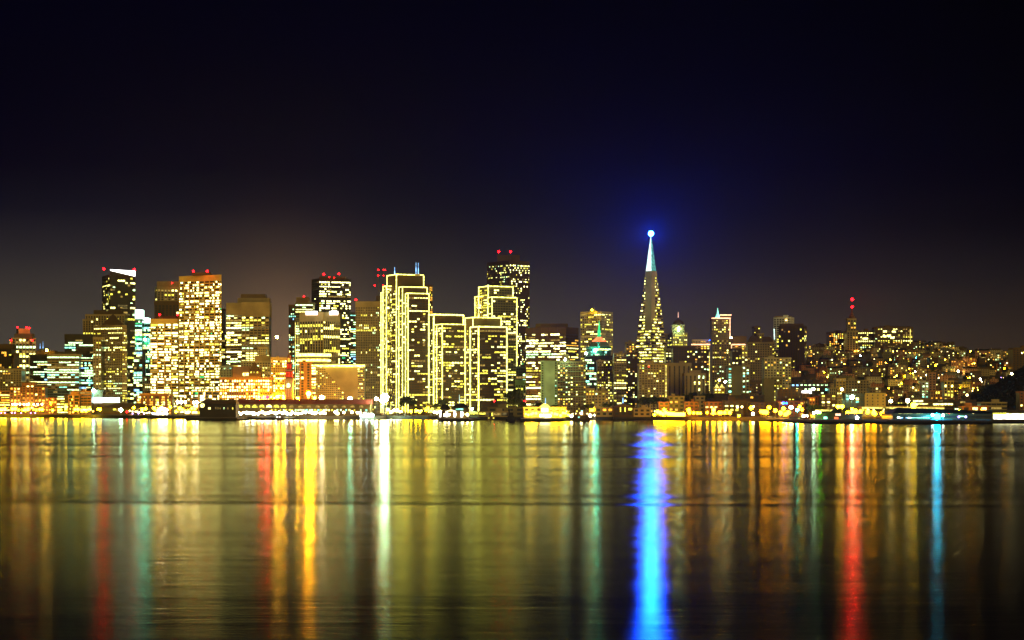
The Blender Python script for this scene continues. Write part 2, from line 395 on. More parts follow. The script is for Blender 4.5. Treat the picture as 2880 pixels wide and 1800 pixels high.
# gold pair
b = B('office_tower', 'old beige office tower behind the gold pair with round clock motif', 470, 3650)
b.block((436, 442, 510), 806, 'vert', 'beige', 'yellow', .3, .03, ang=20, cap=5, over=dict(bw=6, pf=.4)); b.plain((441, 508), 791, 808, 'stone', Y=3662)
b.block((434, 505), 847, 'vert', 'brown', 'yellow', .06, .02, Y=3610, cap=7, over=dict(bw=6, pf=.35)); b.light(484, 796, 1.3, 'redsmall'); b.done()
b = B('office_tower', 'shorter of the two gold gridded towers', 472, 3260)
b.block((423, 521), 897, 'grid', 'gold', 'gold', .55, .42, cap=8, mech=0, over=dict(bw=98 / 5 * 3260 / K, fh=4.2, sp=.42, pf=.13)); b.plain((438, 508), 889, 898, 'umber', Y=3270)
b.light(449, 885, 1.9, 'redsmall', pole=2); b.light(499, 885, 1.9, 'redsmall', pole=2)
b.done()
b = B('office_tower', 'taller of the two gold gridded towers', 562, 3210)
b.block((504, 618, 622), 773, 'grid', 'gold', 'gold', .58, .42, cap=9, ang=-30, over=dict(bw=114 / 6 * 3210 / K, fh=4.2, sp=.42, pf=.13)); b.plain((539, 591), 766, 775, 'umber', Y=3225)
b.light(544, 763, 2.0, 'redsmall', pole=2); b.light(583, 763, 2.0, 'redsmall', pole=2); b.done()
b = B('podium_building', 'gold framed podium with wide bays at the foot of the taller gold tower', 560, 3150)
b.block((518, 617), 1100, 'grid', 'gold', 'gold', .35, .2, depth=30, cap=1.5, over=dict(bw=10, fh=4.6, sp=.2)); b.done()
b = B('office_tower', 'dark sliver of a tower right of the taller gold one', 629, 3560)
b.block((618, 638), 938, 'glass', 'umber', 'office', .2, .02); b.block((618, 627), 868, 'vert', 'umber', 'office', .08, .02, Y=3580); b.done()
b = B('office_tower', 'broad stepped-top office tower left of the lone hanging star lamp', 700, 3420)
b.block((637, 679), 852, 'ribbon', 'beige', 'gold', .62, .4, Y=3416, cap=20, over=dict(bw=5.5, sp=.42, pf=.08)); b.block((680, 757), 850, 'vert', 'beige', 'office', .5, .45, Y=3420, cap=24, over=dict(bw=6.0, sp=.42, pf=.22, fh=4.1))
b.plain((668, 757), 838, 853, 'stone', Y=3440); b.plain((677, 746), 827, 839, 'brown', Y=3450); b.done()
b = B('office_building', 'ornate old building with stepped pavilion right of the ziggurat dome', 720, 3240)
b.block((677, 760), 1015, 'punch', 'pale', 'office', .30, .15, depth=25, cap=3); b.block((728, 748), 976, 'punch', 'pale', 'yellow', .3, 0, Y=3246, depth=14, over=dict(bw=3, fh=3)); b.plain((716, 758), 1000, 1016, 'beige', Y=3243)
b.plain((734, 742), 966, 977, 'stone', Y=3250, depth=6, name='cupola'); b.done()
b = B('office_building', 'flat pink blank-walled building left of the ziggurat dome', 676, 3200)
b.plain((653, 702), 1030, 1130, 'pink', Y=3200, name='wall', z0=GZ); b.plain((683, 699), 1049, 1057, Y=3199, depth=1, name='window', mat=E['warm']); b.done()
b = B('office_building', 'small grey-green block at the foot of the taller gold tower', 636, 3190)
b.block((620, 652), 1029, 'punch', 'teal', 'cool', .2, 0); b.done()
b = B('domed_building', 'dark ziggurat-domed building above the orange classical block', 716, 3140)
for i, (xa, xb, yt) in enumerate(((699, 732, 1044), (702, 729, 1036), (706, 725, 1030), (710, 721, 1024))): b.plain((xa, xb), yt, 1075, 'brown', Y=3140 + i * 4, depth=22 - 4 * i, name='dome_tier')
mb = MB(); mb.lathe((px(715.5, 3155), 3155, pz(1025, 3155)), [(2.6, 0), (2.2, 1.5), (.3, 3.5)], 10); part(b.root, 'finial', mb, M['brown'])
for x in (706, 715, 724): b.plain((x - 1.5, x + 1.5), 1045, 1049, Y=3139.5, depth=.4, name='window', mat=E['yellow'])
b.done()
b = B('office_building', 'orange floodlit classical block with bright window rows', 692, 3060)
b.block((618, 765), 1062, 'punch', 'orange', 'deco', .85, .6, depth=22, merge=False, cap=3.5, over=dict(fh=4.6, bw=147 / 22 * 3060 / K, pf=.40, sp=.38))
q = b.last; mb = MB(); mb.box(q['A'][0] - 1, q['A'][0] + q['W'] + 1, 3058.2, 3060, q['z1'] - 1.2, q['z1'] + .6); part(b.root, 'cornice', mb, M['orange']); b.done()
b = B('brick_building', 'low orange brick arcade building at the foot of the short gold tower', 430, 3120)
b.block((383, 484), 1112, 'grid', 'brick', 'amber', .80, .5, depth=18, over=dict(bw=8.5, pf=.42, fh=4, sp=.25), cap=1.5); b.block((392, 470), 1106, 'grid', 'orange', 'amber', .8, .5, Y=3128, depth=14, over=dict(bw=7, pf=.3)); b.done()
b = B('office_building', 'yellow-washed slab tower just left of the red clock tower', 783, 3120)
b.block((762, 806), 1005, 'punch', 'beige', 'deco', .55, .1, merge=False, over=dict(bw=3.4, fh=3.6, pf=.35, sp=.4), cap=5); b.done()
# middle: towers right of the clock tower
b = B('office_tower', 'slim dark ribbed tower behind the clock tower', 822, 3520)
b.block((812, 833), 857, 'vert', 'brown', 'cool', .25, .1); b.done()
b = B('office_tower', 'tower with string lights down its left edge and white ribbon windows', 855, 3440)
b.block((831, 880), 851, 'ribbon', 'olive', 'cool', .5, .4, cap=3); b.plain((833, 868), 836, 852, 'olive', Y=3460); b.light(855, 833, 1.5, 'redsmall')
b.bar([(831, 905), (831, 1115)], .6, 'outline_soft', 'string_lights', Y=3436); b.bar([(838, 905), (838, 1115)], .35, 'outline_soft', 'string_lights', Y=3436); b.done()
b = B('office_tower', 'dark broad tower with red beacons behind the pink-signed ribbed tower', 932, 3500)
b.block((877, 898, 986), 783, 'glass', 'dark', 'gold', .42, .10, ang=24, cap=5, over=dict(bw=3.0, sp=.42, pf=.18), blank_side=False, side=dict(p=.04, full=0)); b.plain((898, 972), 778, 784, 'umber', Y=3520)
for x, y, r in ((911, 771, 1.8), (953, 770, 1.8), (926, 779, 1.0), (940, 781, 1.0)): b.light(x, y, r, 'redsmall', pole=2)
b.done()
b = B('office_tower', 'pale ribbed tower with pinkish-white signs at its top corners', 900, 3250)
b.block((843, 909, 956), 878, 'vert', 'pale', 'yellow', .22, .16, ang=-34, cap=14, over=dict(bw=5.2, pf=.36, sp=.12, fh=4.3))
for xa, xb in ((859, 893), (926, 951)):
    b.plain((xa, xb), 875, 884, Y=3238 if xa < 900 else 3252, depth=1, name='sign_panel', mat=E['white']); 
    b.plain((xa, xb), 884, 887, Y=3238 if xa < 900 else 3252, depth=1, name='sign_glow_strip', mat=E['pinkish'])
b.done()
b = B('office_tower', 'narrow dark tower with white strips left of the fine-ribbed tower', 994, 3540)
b.block((984, 1003), 879, 'ribbon', 'umber', 'cool', .55, .3, cap=4); b.done()
b = B('office_tower', 'fine-ribbed tan slab tower left of the tallest outlined tower', 1038, 3330)
b.block((1000, 1085), 848, 'fine', 'beige', 'office', .16, .10, cap=9, over=dict(bw=2.6, pf=.5, sp=.35)); b.light(1001, 843, 1.7, 'redsmall'); b.plain((1058, 1085), 832, 848, 'umber', Y=3345); b.done()
b = B('radio_mast', 'twin lattice roof masts with six faint red lights left of the tallest outlined tower', 1072, 3700, cat='mast')
for x in (1064, 1080):
    b.mast(x, 755, 850, .9, M['metal'], 'lattice_mast', Y=3700, r1=.4)
for x, y in ((1064, 759), (1079, 759), (1083, 759), (1064, 775), (1079, 775), (1054, 803), (1077, 803)): b.light(x, y, 1.2, 'redsmall')
mb = MB(); mb.box(px(1052, 3700), px(1086, 3700), 3695, 3705, GZ, pz(846, 3700)); part(b.root, 'base_building', mb, M['umber'])
b.done()
# terrace hotel with the revolving roof
b = B('hotel', 'terraced wedge hotel with a blank slanted side wall and glowing roof line', 950, 2960)
Y = 2960
b.block((877, 1006), 1029, 'home', 'beige', 'yellow', .16, 0, depth=30, merge=False, over=dict(bw=2.8, fh=3.0, pf=.35, sp=.45), cap=1.5)
mb = MB()      # blank wall: triangular prism standing proud of the terraces
a0 = [(908, 1030), (1006, 1030), (1006, 1122), (980, 1122)]
fr = [(px(x, Y - 3), Y - 3, pz(y, Y - 3)) for x, y in a0]; bk = [(p[0], p[1] + 2.0, p[2]) for p in fr]
mb.poly(fr[::-1]); mb.poly(bk)
for i in range(4): j = (i + 1) % 4; mb.poly([fr[i], fr[j], bk[j], bk[i]])
part(b.root, 'blank_wall', mb, M['beige'])
b.block((1006, 1025), 1029, 'grid', 'beige', 'yellow', .5, 0, Y=2958, depth=24, over=dict(bw=8, pf=.06, fh=3.0, sp=.5), cap=1)
b.bar([(877, 1029), (1026, 1029)], 1.5, 'outline', 'roof_line_light', Y=2955)
b.block((842, 876), 1018, 'vert', 'orange', 'yellow', .1, 0, Y=2950, depth=20, over=dict(bw=10, pf=.6), cap=2)
b.block((876, 889), 1030, 'grid', 'orange', 'warm' if 0 else 'yellow', 1, 1, Y=2948, depth=6, over=dict(bw=7, pf=.1, fh=4, sp=.35), cap=1)
b.done()
b = B('revolving_restaurant', 'round two-tier restaurant with bright yellow rims on the hotel roof', 882, 2985, cat='restaurant')
for nm, yt, yb, r, m in (('upper_drum', 996, 1004, 24, 'stone'), ('lower_drum', 1006, 1024, 22, 'stone')):
    mb = MB(); mb.lathe((px(882, 3010), 3010, pz(yb, 3010)), [(r, 0), (r, pz(yt, 3010) - pz(yb, 3010))], 28); part(b.root, nm, mb, M[m])
for yt, yb, r in ((995, 1003, 25.2), (1011, 1017, 24.8)):
    mb = MB(); z = pz(yb, 3010); h = pz(yt, 3010) - z; c = (px(882, 3010), 3010, z); mb.lathe(c, [(r - .6, 0), (r, .4), (r, h - .4), (r - .6, h)], 28); part(b.root, 'lit_rim', mb, E['outline'])
mb = MB(); mb.lathe((px(866, 3012), 3012, pz(996, 3012)), [(7, 0), (7, 3), (3, 4)], 12); part(b.root, 'roof_cap', mb, M['umber'])
mb = MB(); mb.lathe((px(882, 3010), 3010, GZ), [(15, 0), (15, pz(1020, 3010) - GZ)], 16); part(b.root, 'core', mb, M['beige'])
b.done()
# clock tower
b = B('clock_tower', 'slender clock tower with glowing red belfry and spire', 812.5, 2700, cat='clock tower')
Y = 2700
def tier(xa, xb, yt, yb, wall, nm, inset=0): 
    w = (xb - xa) / K * Y
    b.plain((xa, xb), yt, yb, wall, Y=Y + inset, depth=max(1, w - 0), name=nm)
tier(801, 824, 1066, 1180, 'beige', 'shaft'); 
b.plain((800, 825), 1064, 1067, 'stone', Y=Y - .5, depth=11.5, name='cornice')
tier(802.5, 822.5, 1042, 1064, 'redroof', 'belfry', 1); 
for i in range(4):
    xa = 804.4 + i * 4.6; b.plain((xa, xa + 2.3), 1046, 1060, Y=Y + .3, depth=.6, name='arched_opening', mat=E['red_glow'])
b.plain((801, 824), 1040, 1043, 'stone', Y=Y, depth=10, name='cornice')
tier(806, 820, 1021, 1040, 'redroof', 'lantern_tier', 2)
for i in range(3):
    xa = 807.6 + i * 4.2; b.plain((xa, xa + 1.8), 1024, 1037, Y=Y + 1.4, depth=.5, name='arched_opening', mat=E['red_glow'])
tier(808.5, 817.5, 1004, 1021, 'redroof', 'upper_tier', 3)
for i in range(2):
    xa = 809.8 + i * 3.8; b.plain((xa, xa + 1.8), 1007, 1018, Y=Y + 2.4, depth=.5, name='arched_opening', mat=E['orange'])
mb = MB(); mb.lathe((px(813, Y + 5), Y + 5, pz(1004, Y + 5)), [(2.2, 0), (1.9, 2.4), (.8, 4), (.15, 8.5)], 10); part(b.root, 'spire', mb, M['brick'])
for x in (805, 810.5, 816, 821): b.plain((x - .6, x + .6), 1072, 1116, 'white', Y=Y - .5, depth=.5, name='pilaster')
mb = MB(); c = (px(811, Y), Y - 1.1, pz(1084, Y)); mb.tube((c[0], c[1] + 1.2, c[2]), c, 2.9, 2.9, 20); face_ = part(b.root, 'clock_face', mb, E['warm'])
mb = MB(); mb.tube((c[0], c[1] + 1.25, c[2]), (c[0], c[1] + .4, c[2]), 3.3, 3.3, 20); part(b.root, 'clock_rim', mb, M['umber']).parent = face_
mb = MB(); mb.box(c[0] - .12, c[0] + .12, c[1] - .25, c[1] - .05, c[2], c[2] + 2.3); mb.box(c[0], c[0] + 1.5, c[1] - .25, c[1] - .05, c[2] - .12, c[2] + .12); part(b.root, 'clock_hands', mb, M['black']).parent = face_
b.done()
# long ferry building with arches
b = B('ferry_building', 'long low terminal with a dark red roof and glowing arches', 850, 2640, cat='terminal')
Y = 2640; mb = MB(); z0, z1, z2 = GZ - 2, pz(1137, Y), pz(1123, Y + 14); xa, xb = px(652, Y), px(1041, Y)
mb.box(xa, xb, Y, Y + 46, z0, z1); part(b.root, 'wall', mb, M['brown'])
mb = MB(); mb.hexa([(xa - 1, Y - 1.2, z1 + .02), (xb + 1, Y - 1.2, z1 + .02), (xb + 1, Y + 47, z1 + .02), (xa - 1, Y + 47, z1 + .02), (xa - 1, Y + 12, z2), (xb + 1, Y + 12, z2), (xb + 1, Y + 34, z2), (xa - 1, Y + 34, z2)])
part(b.root, 'roof', mb, M['redroof'])
def arch(root, xc, ybase, r, Y, mat, nm='arched_window'):
    m2 = MB(); cx, cz = px(xc, Y), pz(ybase, Y); pts = [(cx + r * math.cos(math.pi * i / 10), cz + r * math.sin(math.pi * i / 10)) for i in range(11)] 
    m2.poly([(x, Y - .25, z) for x, z in pts][::-1]); m2.poly([(x, Y - .02, z) for x, z in pts])
    for i in range(11):
        j = (i + 1) % 11; m2.poly([(pts[i][0], Y - .25, pts[i][1]), (pts[j][0], Y - .25, pts[j][1]), (pts[j][0], Y - .02, pts[j][1]), (pts[i][0], Y - .02, pts[i][1])])
    return part(root, nm, m2, mat)
for i in range(7):
    aw = arch(b.root, 676 + i * 20.2, 1146, 3.5, Y, E['yellow' if i != 4 else 'warm'])
    mb = MB(); cx = px(676 + i * 20.2, Y)
    for k in (-1, 0, 1): mb.box(cx + k * 1.6 - .12, cx + k * 1.6 + .12, Y - .42, Y - .27, pz(1146, Y), pz(1146, Y) + (3.4 if k == 0 else 2.9))
    part(b.root, 'mullions', mb, M['umber']).parent = aw
for i in range(9): arch(b.root, 820 + i * 24.5, 1146, 2.8, Y, E['dim'])
for i in range(46):
    x = 668 + i * 8.0 + R.uniform(-1, 1)
    if R.random() < .75: b.plain((x, x + R.uniform(3, 6)), 1151, 1156, Y=Y - .3, depth=.5, name='window', mat=E[R.choice(['yellow', 'warm', 'yellow', 'cyan', 'green'])])
b.done()
b = B('pier_shed', 'dark round-shouldered pier shed left of the long terminal', 610, 2480, cat='pier shed')
Y = 2480; mb = MB(); xa, xb = px(561, Y), px(663, Y); zt = pz(1124, Y); ze = pz(1136, Y)
mb.box(xa, xb, Y, Y + 30, 2.5, ze); part(b.root, 'wall', mb, M['dark'])
mb = MB(); mb.hexa([(xa - 1, Y - 1, ze + .02), (xb + 1, Y - 1, ze + .02), (xb + 1, Y + 31, ze + .02), (xa - 1, Y + 31, ze + .02), (xa + 5, Y + 6, zt), (xb - 1, Y + 6, zt), (xb - 1, Y + 24, zt), (xa + 5, Y + 24, zt)]); part(b.root, 'roof', mb, M['umber'])
mb = MB(); c = (px(569, Y), Y, pz(1140, Y)); mb.tube((c[0], Y - .4, c[2]), (c[0], Y - .1, c[2]), 2.6, 2.6, 14); part(b.root, 'lit_opening', mb, E['warm'])
for x, w, k in ((586, 6, 'warm'), (606, 2, 'dim'), (612, 2, 'dim'), (618, 2, 'dim'), (629, 2, 'green'), (640, 2, 'dim'), (653, 2.5, 'yellow')): b.plain((x, x + w), 1146, 1151, Y=Y - .3, depth=.4, name='window', mat=E[k])
b.done()

# ================================================================ OUTLINED TOWERS
OW = dict(over=dict(bw=4.4, fh=3.7, sp=.42, pf=.16))
SL = dict(p=.5, pal='yellow', full=.10)
b = B('outlined_tower', 'tallest yellow-outlined tower with three roof needles', 1140, 2950, cat='office tower')
b.block((1074, 1078, 1110), 824, 'grid', 'gold', 'yellow', .6, .1, Y=3010, ang=25, over=dict(bw=4, fh=3.7)); b.edge_lights()
b.block((1080, 1088, 1120), 806, 'grid', 'olive', 'yellow', .45, .1, Y=2995, ang=25, over=dict(bw=4, fh=3.7)); b.edge_lights()
b.block((1091, 1116, 1189), 773, 'ribbon', 'umber', 'yellow', .12, .03, Y=2980, ang=25, cap=22, side=SL, **OW); b.edge_lights()
b.block((1124, 1133, 1199), 808, 'ribbon', 'umber', 'yellow', .30, .06, Y=2962, ang=25, cap=10, side=SL, **OW); b.edge_lights()
b.block((1143, 1149, 1204), 826, 'ribbon', 'umber', 'yellow', .25, .08, Y=2950, ang=25, cap=5, side=SL, **OW); b.edge_lights()
b.mast(1110, 751, 771, .7, E['blueish'], 'roof_needle', Y=2990); b.mast(1170, 738, 774, .8, E['blueish'], 'roof_needle', Y=2996); b.mast(1176.5, 739, 774, .8, E['blueish'], 'roof_needle', Y=2996)
b.plain((1167, 1181), 770, 776, 'pale', Y=2990, name='mast_base'); b.done()
b = B('office_tower', 'brown tower with a bright window column peeking out behind the tallest outlined tower', 1204, 3380)
b.block((1188, 1207, 1216), 801, 'vert', 'brown', 'yellow', .12, 0, ang=-28, over=dict(bw=5), side=dict(p=.9, pal='amber')); b.done()
b = B('outlined_tower', 'yellow-outlined tower standing lowest left, beside the tallest outlined one', 1262, 2940, cat='office tower')
b.block((1206, 1221, 1301), 886, 'ribbon', 'umber', 'yellow', .18, .02, Y=2975, ang=25, cap=17, side=SL, **OW); b.edge_lights(1.0)
b.block((1222, 1245, 1326), 913, 'ribbon', 'umber', 'yellow', .30, .07, Y=2945, ang=25, cap=4, side=SL, **OW); b.edge_lights()
q = b.last; 
b.bar([(1228, 916), (1228, 1140)], .6, 'outline', 'outline_light', Y=2958); b.done()
b = B('outlined_tower', 'yellow-outlined tower in front of the second tallest outlined one', 1368, 2900, cat='office tower')
b.block((1311, 1331, 1407), 894, 'ribbon', 'olive', 'yellow', .10, .02, Y=2935, ang=25, cap=17, side=SL, **OW); b.edge_lights()
b.block((1325, 1347, 1423), 920, 'ribbon', 'umber', 'yellow', .30, .10, Y=2905, ang=25, cap=4, side=SL, skipbase=5, **OW); b.edge_lights(.85); b.done()
b = B('outlined_tower', 'second tallest yellow-outlined tower in front of the dark granite tower', 1400, 3060, cat='office tower')
b.block((1338, 1347, 1374), 835, 'grid', 'gold', 'yellow', .3, .1, Y=3100, ang=25, over=dict(bw=4, fh=3.7)); b.edge_lights()
b.block((1349, 1374, 1440), 806, 'ribbon', 'olive', 'yellow', .30, .10, Y=3085, ang=25, cap=4, side=SL, **OW); b.edge_lights()
b.block((1374, 1385, 1451), 837, 'ribbon', 'olive', 'yellow', .30, .10, Y=3065, ang=25, cap=4, side=SL, **OW); b.edge_lights()
b.bar([(1424, 936), (1450, 937)], .8, 'outline', 'outline_light', Y=3050); b.done()
b = B('office_tower', 'tall dark granite tower with glittering upper floors and two red beacons', 1430, 3560)
b.block((1370, 1433, 1489), 733, 'glass', 'umber', 'gold', .36, .05, ang=38, cap=7, merge=False, over=dict(bw=3.2, sp=.5, pf=.42), side=dict(p=.4, pal='office')); b.plain((1398, 1462), 717, 734, 'umber', Y=3585, depth=25)
b.light(1403, 708, 2.2, 'redsmall', pole=5, Y=3590); b.light(1436, 708, 2.2, 'redsmall', pole=5, Y=3590); b.done()
b = B('office_building', 'small columned pale green building below the dark granite tower', 1465, 3000)
b.block((1450, 1479), 1068, 'vert', 'mint', 'yellow', .15, 0, cap=8, over=dict(bw=4, pf=.4)); b.block((1452, 1477), 1030, 'glass', 'teal', 'cool', .3, .1, Y=3040); b.done()
# ================================================================ RIGHT OF THE OUTLINED TOWERS
b = B('office_tower', 'cross-braced dark office block beside the mint-lit apartment slab', 1550, 2900)
b.block((1480, 1592, 1626), 920, 'ribbon', 'umber', 'gold', .45, .25, ang=-30, cap=9, over=dict(bw=5, sp=.48, pf=.06), side=dict(p=.2, pal='amber'))
q = b.last; A, f, g, W = q['A'], q['f'], q['g'], q['W']; H = q['z1'] - 9 - q['z0']; n = (-g[0], -g[1]); mb = MB()
def FP(u, z, w): return (A[0] + f[0] * u + n[0] * w, A[1] + f[1] * u + n[1] * w, z)
for r in range(3):
    za = q['z0'] + H * r / 3; zb = q['z0'] + H * (r + 1) / 3
    for k in range(2):
        u0, u1 = W * k / 2, W * (k + 1) / 2
        mb.tube(FP(u0, za, .9), FP(u1, zb, .9), .55, n=5); mb.tube(FP(u1, za, .9), FP(u0, zb, .9), .55, n=5)
for k in range(6): mb.tube(FP(W * k / 5, q['z1'] - 9, .9), FP(W * k / 5, q['z1'], .9), .35, n=4)
part(b.root, 'cross_bracing', mb, M['brown']); b.plain((1506, 1598), 910, 921, 'umber', Y=2925); b.done()
b = B('apartment_tower', 'mint-lit pale apartment slab rising left of the balcony block', 1544, 2780, cat='apartment block')
b.block((1521, 1568), 1015, 'punch', 'mint', 'cool', .25, 0, cap=2, merge=False, depth=22, over=dict(bw=4.2, fh=3.3, pf=.6, sp=.5)); b.light(1590, 1011, 1.6, 'mint', 'roof_lamp', Y=2790)
b.plain((1530, 1560), 1018, 1140, 'mint', Y=2776, depth=3, name='stair_shaft'); b.done()
b = B('apartment_tower', 'dim balcony apartment block joined behind the mint-lit slab', 1607, 2800, cat='apartment block')
b.block((1568, 1648), 1016, 'home', 'stone', 'home', .38, 0, cap=2, merge=False, over=dict(bw=3.4, fh=3.2)); b.plain((1581, 1600), 996, 1017, 'stone', Y=2815, name='stair_head')
for i in range(7): b.plain((1569, 1647), 1030 + i * 14, 1031.2 + i * 14, 'mint', Y=2799, depth=1, name='balcony_band')
b.done()
b = B('office_tower', 'pale tower with a dark slotted top row and a lamp on its roof', 1680, 3380)
b.block((1633, 1692, 1723), 876, 'punch', 'pale', 'yellow', .45, .15, ang=-32, cap=4, mech=0, over=dict(bw=3.4, fh=3.9, pf=.28, sp=.5)); 
b.mast(1671, 851, 872, .3); b.light(1665, 872, 1.5, 'gold', 'roof_lamp'); b.done()
b = B('office_tower', 'dark tower whose small pyramid roof is lit red below a green spire', 1682, 3080)
b.block((1645, 1722), 1000, 'glass', 'dark', 'cool', .35, .1, cap=2, over=dict(bw=3.4, sp=.3)); b.block((1650, 1718), 975, 'glass', 'dark', 'cyan' if 0 else 'cool', .3, 0, Y=3086, depth=20, over=dict(sp=.3))
mb = MB(); cx, cy = px(1685, 3100), 3100; zz = pz(978, 3100); zr = pz(961, 3100); zs = pz(948, 3100)
mb.lathe((cx, cy, zz), [(17, 0), (11, zr - zz)], 4); part(b.root, 'roof', mb, M['teal'])
mb = MB(); mb.lathe((cx, cy, zr), [(11, 0), (3.2, zs - zr)], 4); part(b.root, 'lit_roof', mb, E['red_lit'])  # red light on this roof is put in as its own glow
mb = MB(); mb.lathe((cx, cy, zs), [(2.6, 0), (2.2, 9), (1.5, 11), (.9, 18), (.1, 25)], 6); part(b.root, 'spire', mb, E['emerald'])
b.light(1674, 985, 2.4, 'cyan' if 0 else 'teal', 'floodlight', Y=3080); b.light(1648, 994, 1.6, 'mint', 'floodlight', Y=3078); b.done()
b = B('apartment_tower', 'beige punched-window block in front of the green-spired tower', 1704, 2850, cat='apartment block')
b.block((1680, 1727), 1013, 'punch', 'beige', 'yellow', .33, .1, cap=2, merge=False, over=dict(bw=3.0, fh=3.5)); b.done()
b = B('apartment_building', 'low stepped beige block at the foot of the green-spired tower', 1680, 2680, cat='apartment block')
b.block((1648, 1672), 1092, 'punch', 'beige', 'home', .2, 0, depth=14); b.block((1672, 1712), 1099, 'punch', 'beige', 'home', .2, 0, Y=2676, depth=14); b.done()
b = B('apartment_tower', 'slim pale tower with bright stacked living rooms left of the dark slim one', 1744, 2800, cat='apartment block')
b.block((1727, 1762), 993, 'punch', 'stone', 'yellow', .55, .2, cap=2, over=dict(bw=3.6, fh=3.3, pf=.25)); b.done()
b = B('apartment_tower', 'slim dark apartment tower with rosy windows directly left of the pyramid tower', 1778, 2820, cat='apartment block')
b.block((1760, 1798), 992, 'home', 'umber', 'home', .30, 0, merge=False, over=dict(bw=3.2)); b.done()
b = B('office_building', 'faint amber-windowed block seen behind the slim dark apartment tower', 1776, 3300)
b.block((1761, 1793), 962, 'punch', 'stone', 'amber', .45, 0, over=dict(bw=4)); b.done()
# --- the pyramid
b = B('pyramid_tower', 'tall tapering pyramid skyscraper with a white lit cap and blue beacon', 1831, 3120, cat='skyscraper')
Y0 = 3120; cy = 3145.0; cx = px(1831, cy); s = (1 / K) * cy; az = math.radians(45)
zt = pz(660, cy); zc = pz(763, cy); zb = GZ
def hw(z): return 37.0 * s * (zt - z) / (zt - pz(931, cy)) * .985    # half extent measured on the picture at each height
hwf = lambda z: hw(z) / math.cos(math.radians(15)) * .8 + .25
def pc(z, i, k=1.0):   # square corners turned 30 degrees
    r = (hw(z) + .3) * k; a = az + math.pi / 4 + i * math.pi / 2
    return Vector((cx + r * math.cos(a), cy + r * math.sin(a), z))
mb = MB(); mb.hexa([pc(zb, i) for i in range(4)] + [pc(zc, i) for i in range(4)]); part(b.root, 'wall', mb, M['glass'])
nfl = 48; bands = MB()
for i in range(nfl):
    z0 = zb + (zc - zb) * i / nfl; h = (zc - zb) / nfl * .46
    bands.hexa([pc(z0, k) + (pc(z0, k) - Vector((cx, cy, z0))).normalized() * .5 for k in range(4)] + [pc(z0 + h, k) + (pc(z0 + h, k) - Vector((cx, cy, z0 + h))).normalized() * .5 for k in range(4)])
part(b.root, 'facade_frame', bands, M['beige'])
for i in range(2, nfl - 2):     # lit strips on the two visible faces
    z0 = zb + (zc - zb) * (i + .52) / nfl; z1 = zb + (zc - zb) * (i + .93) / nfl
    for (ia, ib) in ((2, 3), (1, 2)):
        p0, p1 = pc(z0, ia), pc(z0, ib); 
        if (p0.y + p1.y) / 2 > cy: continue
        if p0.x > p1.x: p0, p1 = p1, p0
        t = 0.04; q = .8 if 14 < i < 26 else .62
        while t < .95:
            ln = R.uniform(.05, .26)
            if R.random() < q:
                a, c = t, min(.96, t + ln)
                pa, pb = p0.lerp(p1, a), p0.lerp(p1, c); d = (pb - pa); L_ = d.length; an = math.atan2(d.y, d.x)
                n = Vector((math.sin(an), -math.cos(an), 0)); m_ = (pa + pb) / 2 + n * .25; m_.z = (z0 + z1) / 2
                b.win.append((tuple(m_), (L_, .5, z1 - z0), an, pick('yellow')))
            t += ln + R.uniform(.015, .05)
# plain cap block, lit spire, wings
mb = MB(); z9 = pz(778, cy); mb.hexa([pc(z9, i, 1.05) for i in range(4)] + [pc(zc, i, 1.12) for i in range(4)]); part(b.root, 'upper_wall', mb, M['pale'])
for nm, ia, ib, mt in (('lit_cap', 1, 2, 'spire'), ('lit_cap', 2, 3, 'spire_dim'), ('lit_cap', 0, 1, 'spire_dim'), ('lit_cap', 3, 0, 'spire_dim')):  # light on the cap is put in as glow: one face bright, others dim
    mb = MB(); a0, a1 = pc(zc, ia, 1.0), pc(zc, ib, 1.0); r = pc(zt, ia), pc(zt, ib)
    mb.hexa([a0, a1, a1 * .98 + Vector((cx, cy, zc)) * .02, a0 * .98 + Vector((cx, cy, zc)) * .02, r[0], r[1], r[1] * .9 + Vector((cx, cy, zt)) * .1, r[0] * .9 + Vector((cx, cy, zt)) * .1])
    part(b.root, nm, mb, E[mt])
zw0, zw1 = pz(935, cy), pz(764, cy)      # smooth elevator wing: vertical, so it stands out more and more from the sloping face
fa, fb = pc(zw0, 1), pc(zw0, 2); q0, q1 = fa.lerp(fb, .50), fa.lerp(fb, .95); d = (fb - fa).normalized(); n = Vector((d.y, -d.x, 0))
mb = MB(); up = Vector((0, 0, zw1 - zw0)); inn = -n * 9
mb.hexa([q0 + n * .3, q1 + n * .3, q1 + inn, q0 + inn, q0 + up + n * .3 + d * 1.5, q1 + up + n * .3 + d * 1.2, q1 + up + inn, q0 + up + inn])
part(b.root, 'elevator_wing', mb, M['pale'])
b.light(1831, 657, 4.2, 'beacon', 'beacon_lamp', Y=cy)
beam(b.root, 1831, 657, cy, (.0001, .038, 1), 5.0e6, 44, 1.6, 6.2)
b.done()
b = B('apartment_tower', 'broad balcony apartment block standing in front of the pyramid tower base', 1838, 2720, cat='apartment block')
b.block((1797, 1877), 1023, 'home', 'beige', 'home', .33, 0, merge=False, cap=2, over=dict(bw=3.6, fh=3.2)); b.bar([(1873, 1028), (1873, 1118)], .45, 'outline_soft', 'string_lights')
b.light(1825, 1030, 1.0, 'redsmall'); b.done()
b = B('office_building', 'amber-windowed corner block left of the dark dome', 1880, 3350)
b.block((1868, 1892), 938, 'punch', 'stone', 'yellow', .5, .1, over=dict(bw=4)); b.done()
b = B('domed_building', 'old tower with a dark dome and a thin lit spire', 1910, 3330, cat='domed tower')
b.block((1888, 1892, 1933), 936, 'punch', 'beige', 'yellow', .4, .05, over=dict(bw=3.8), ang=20, cap=3)
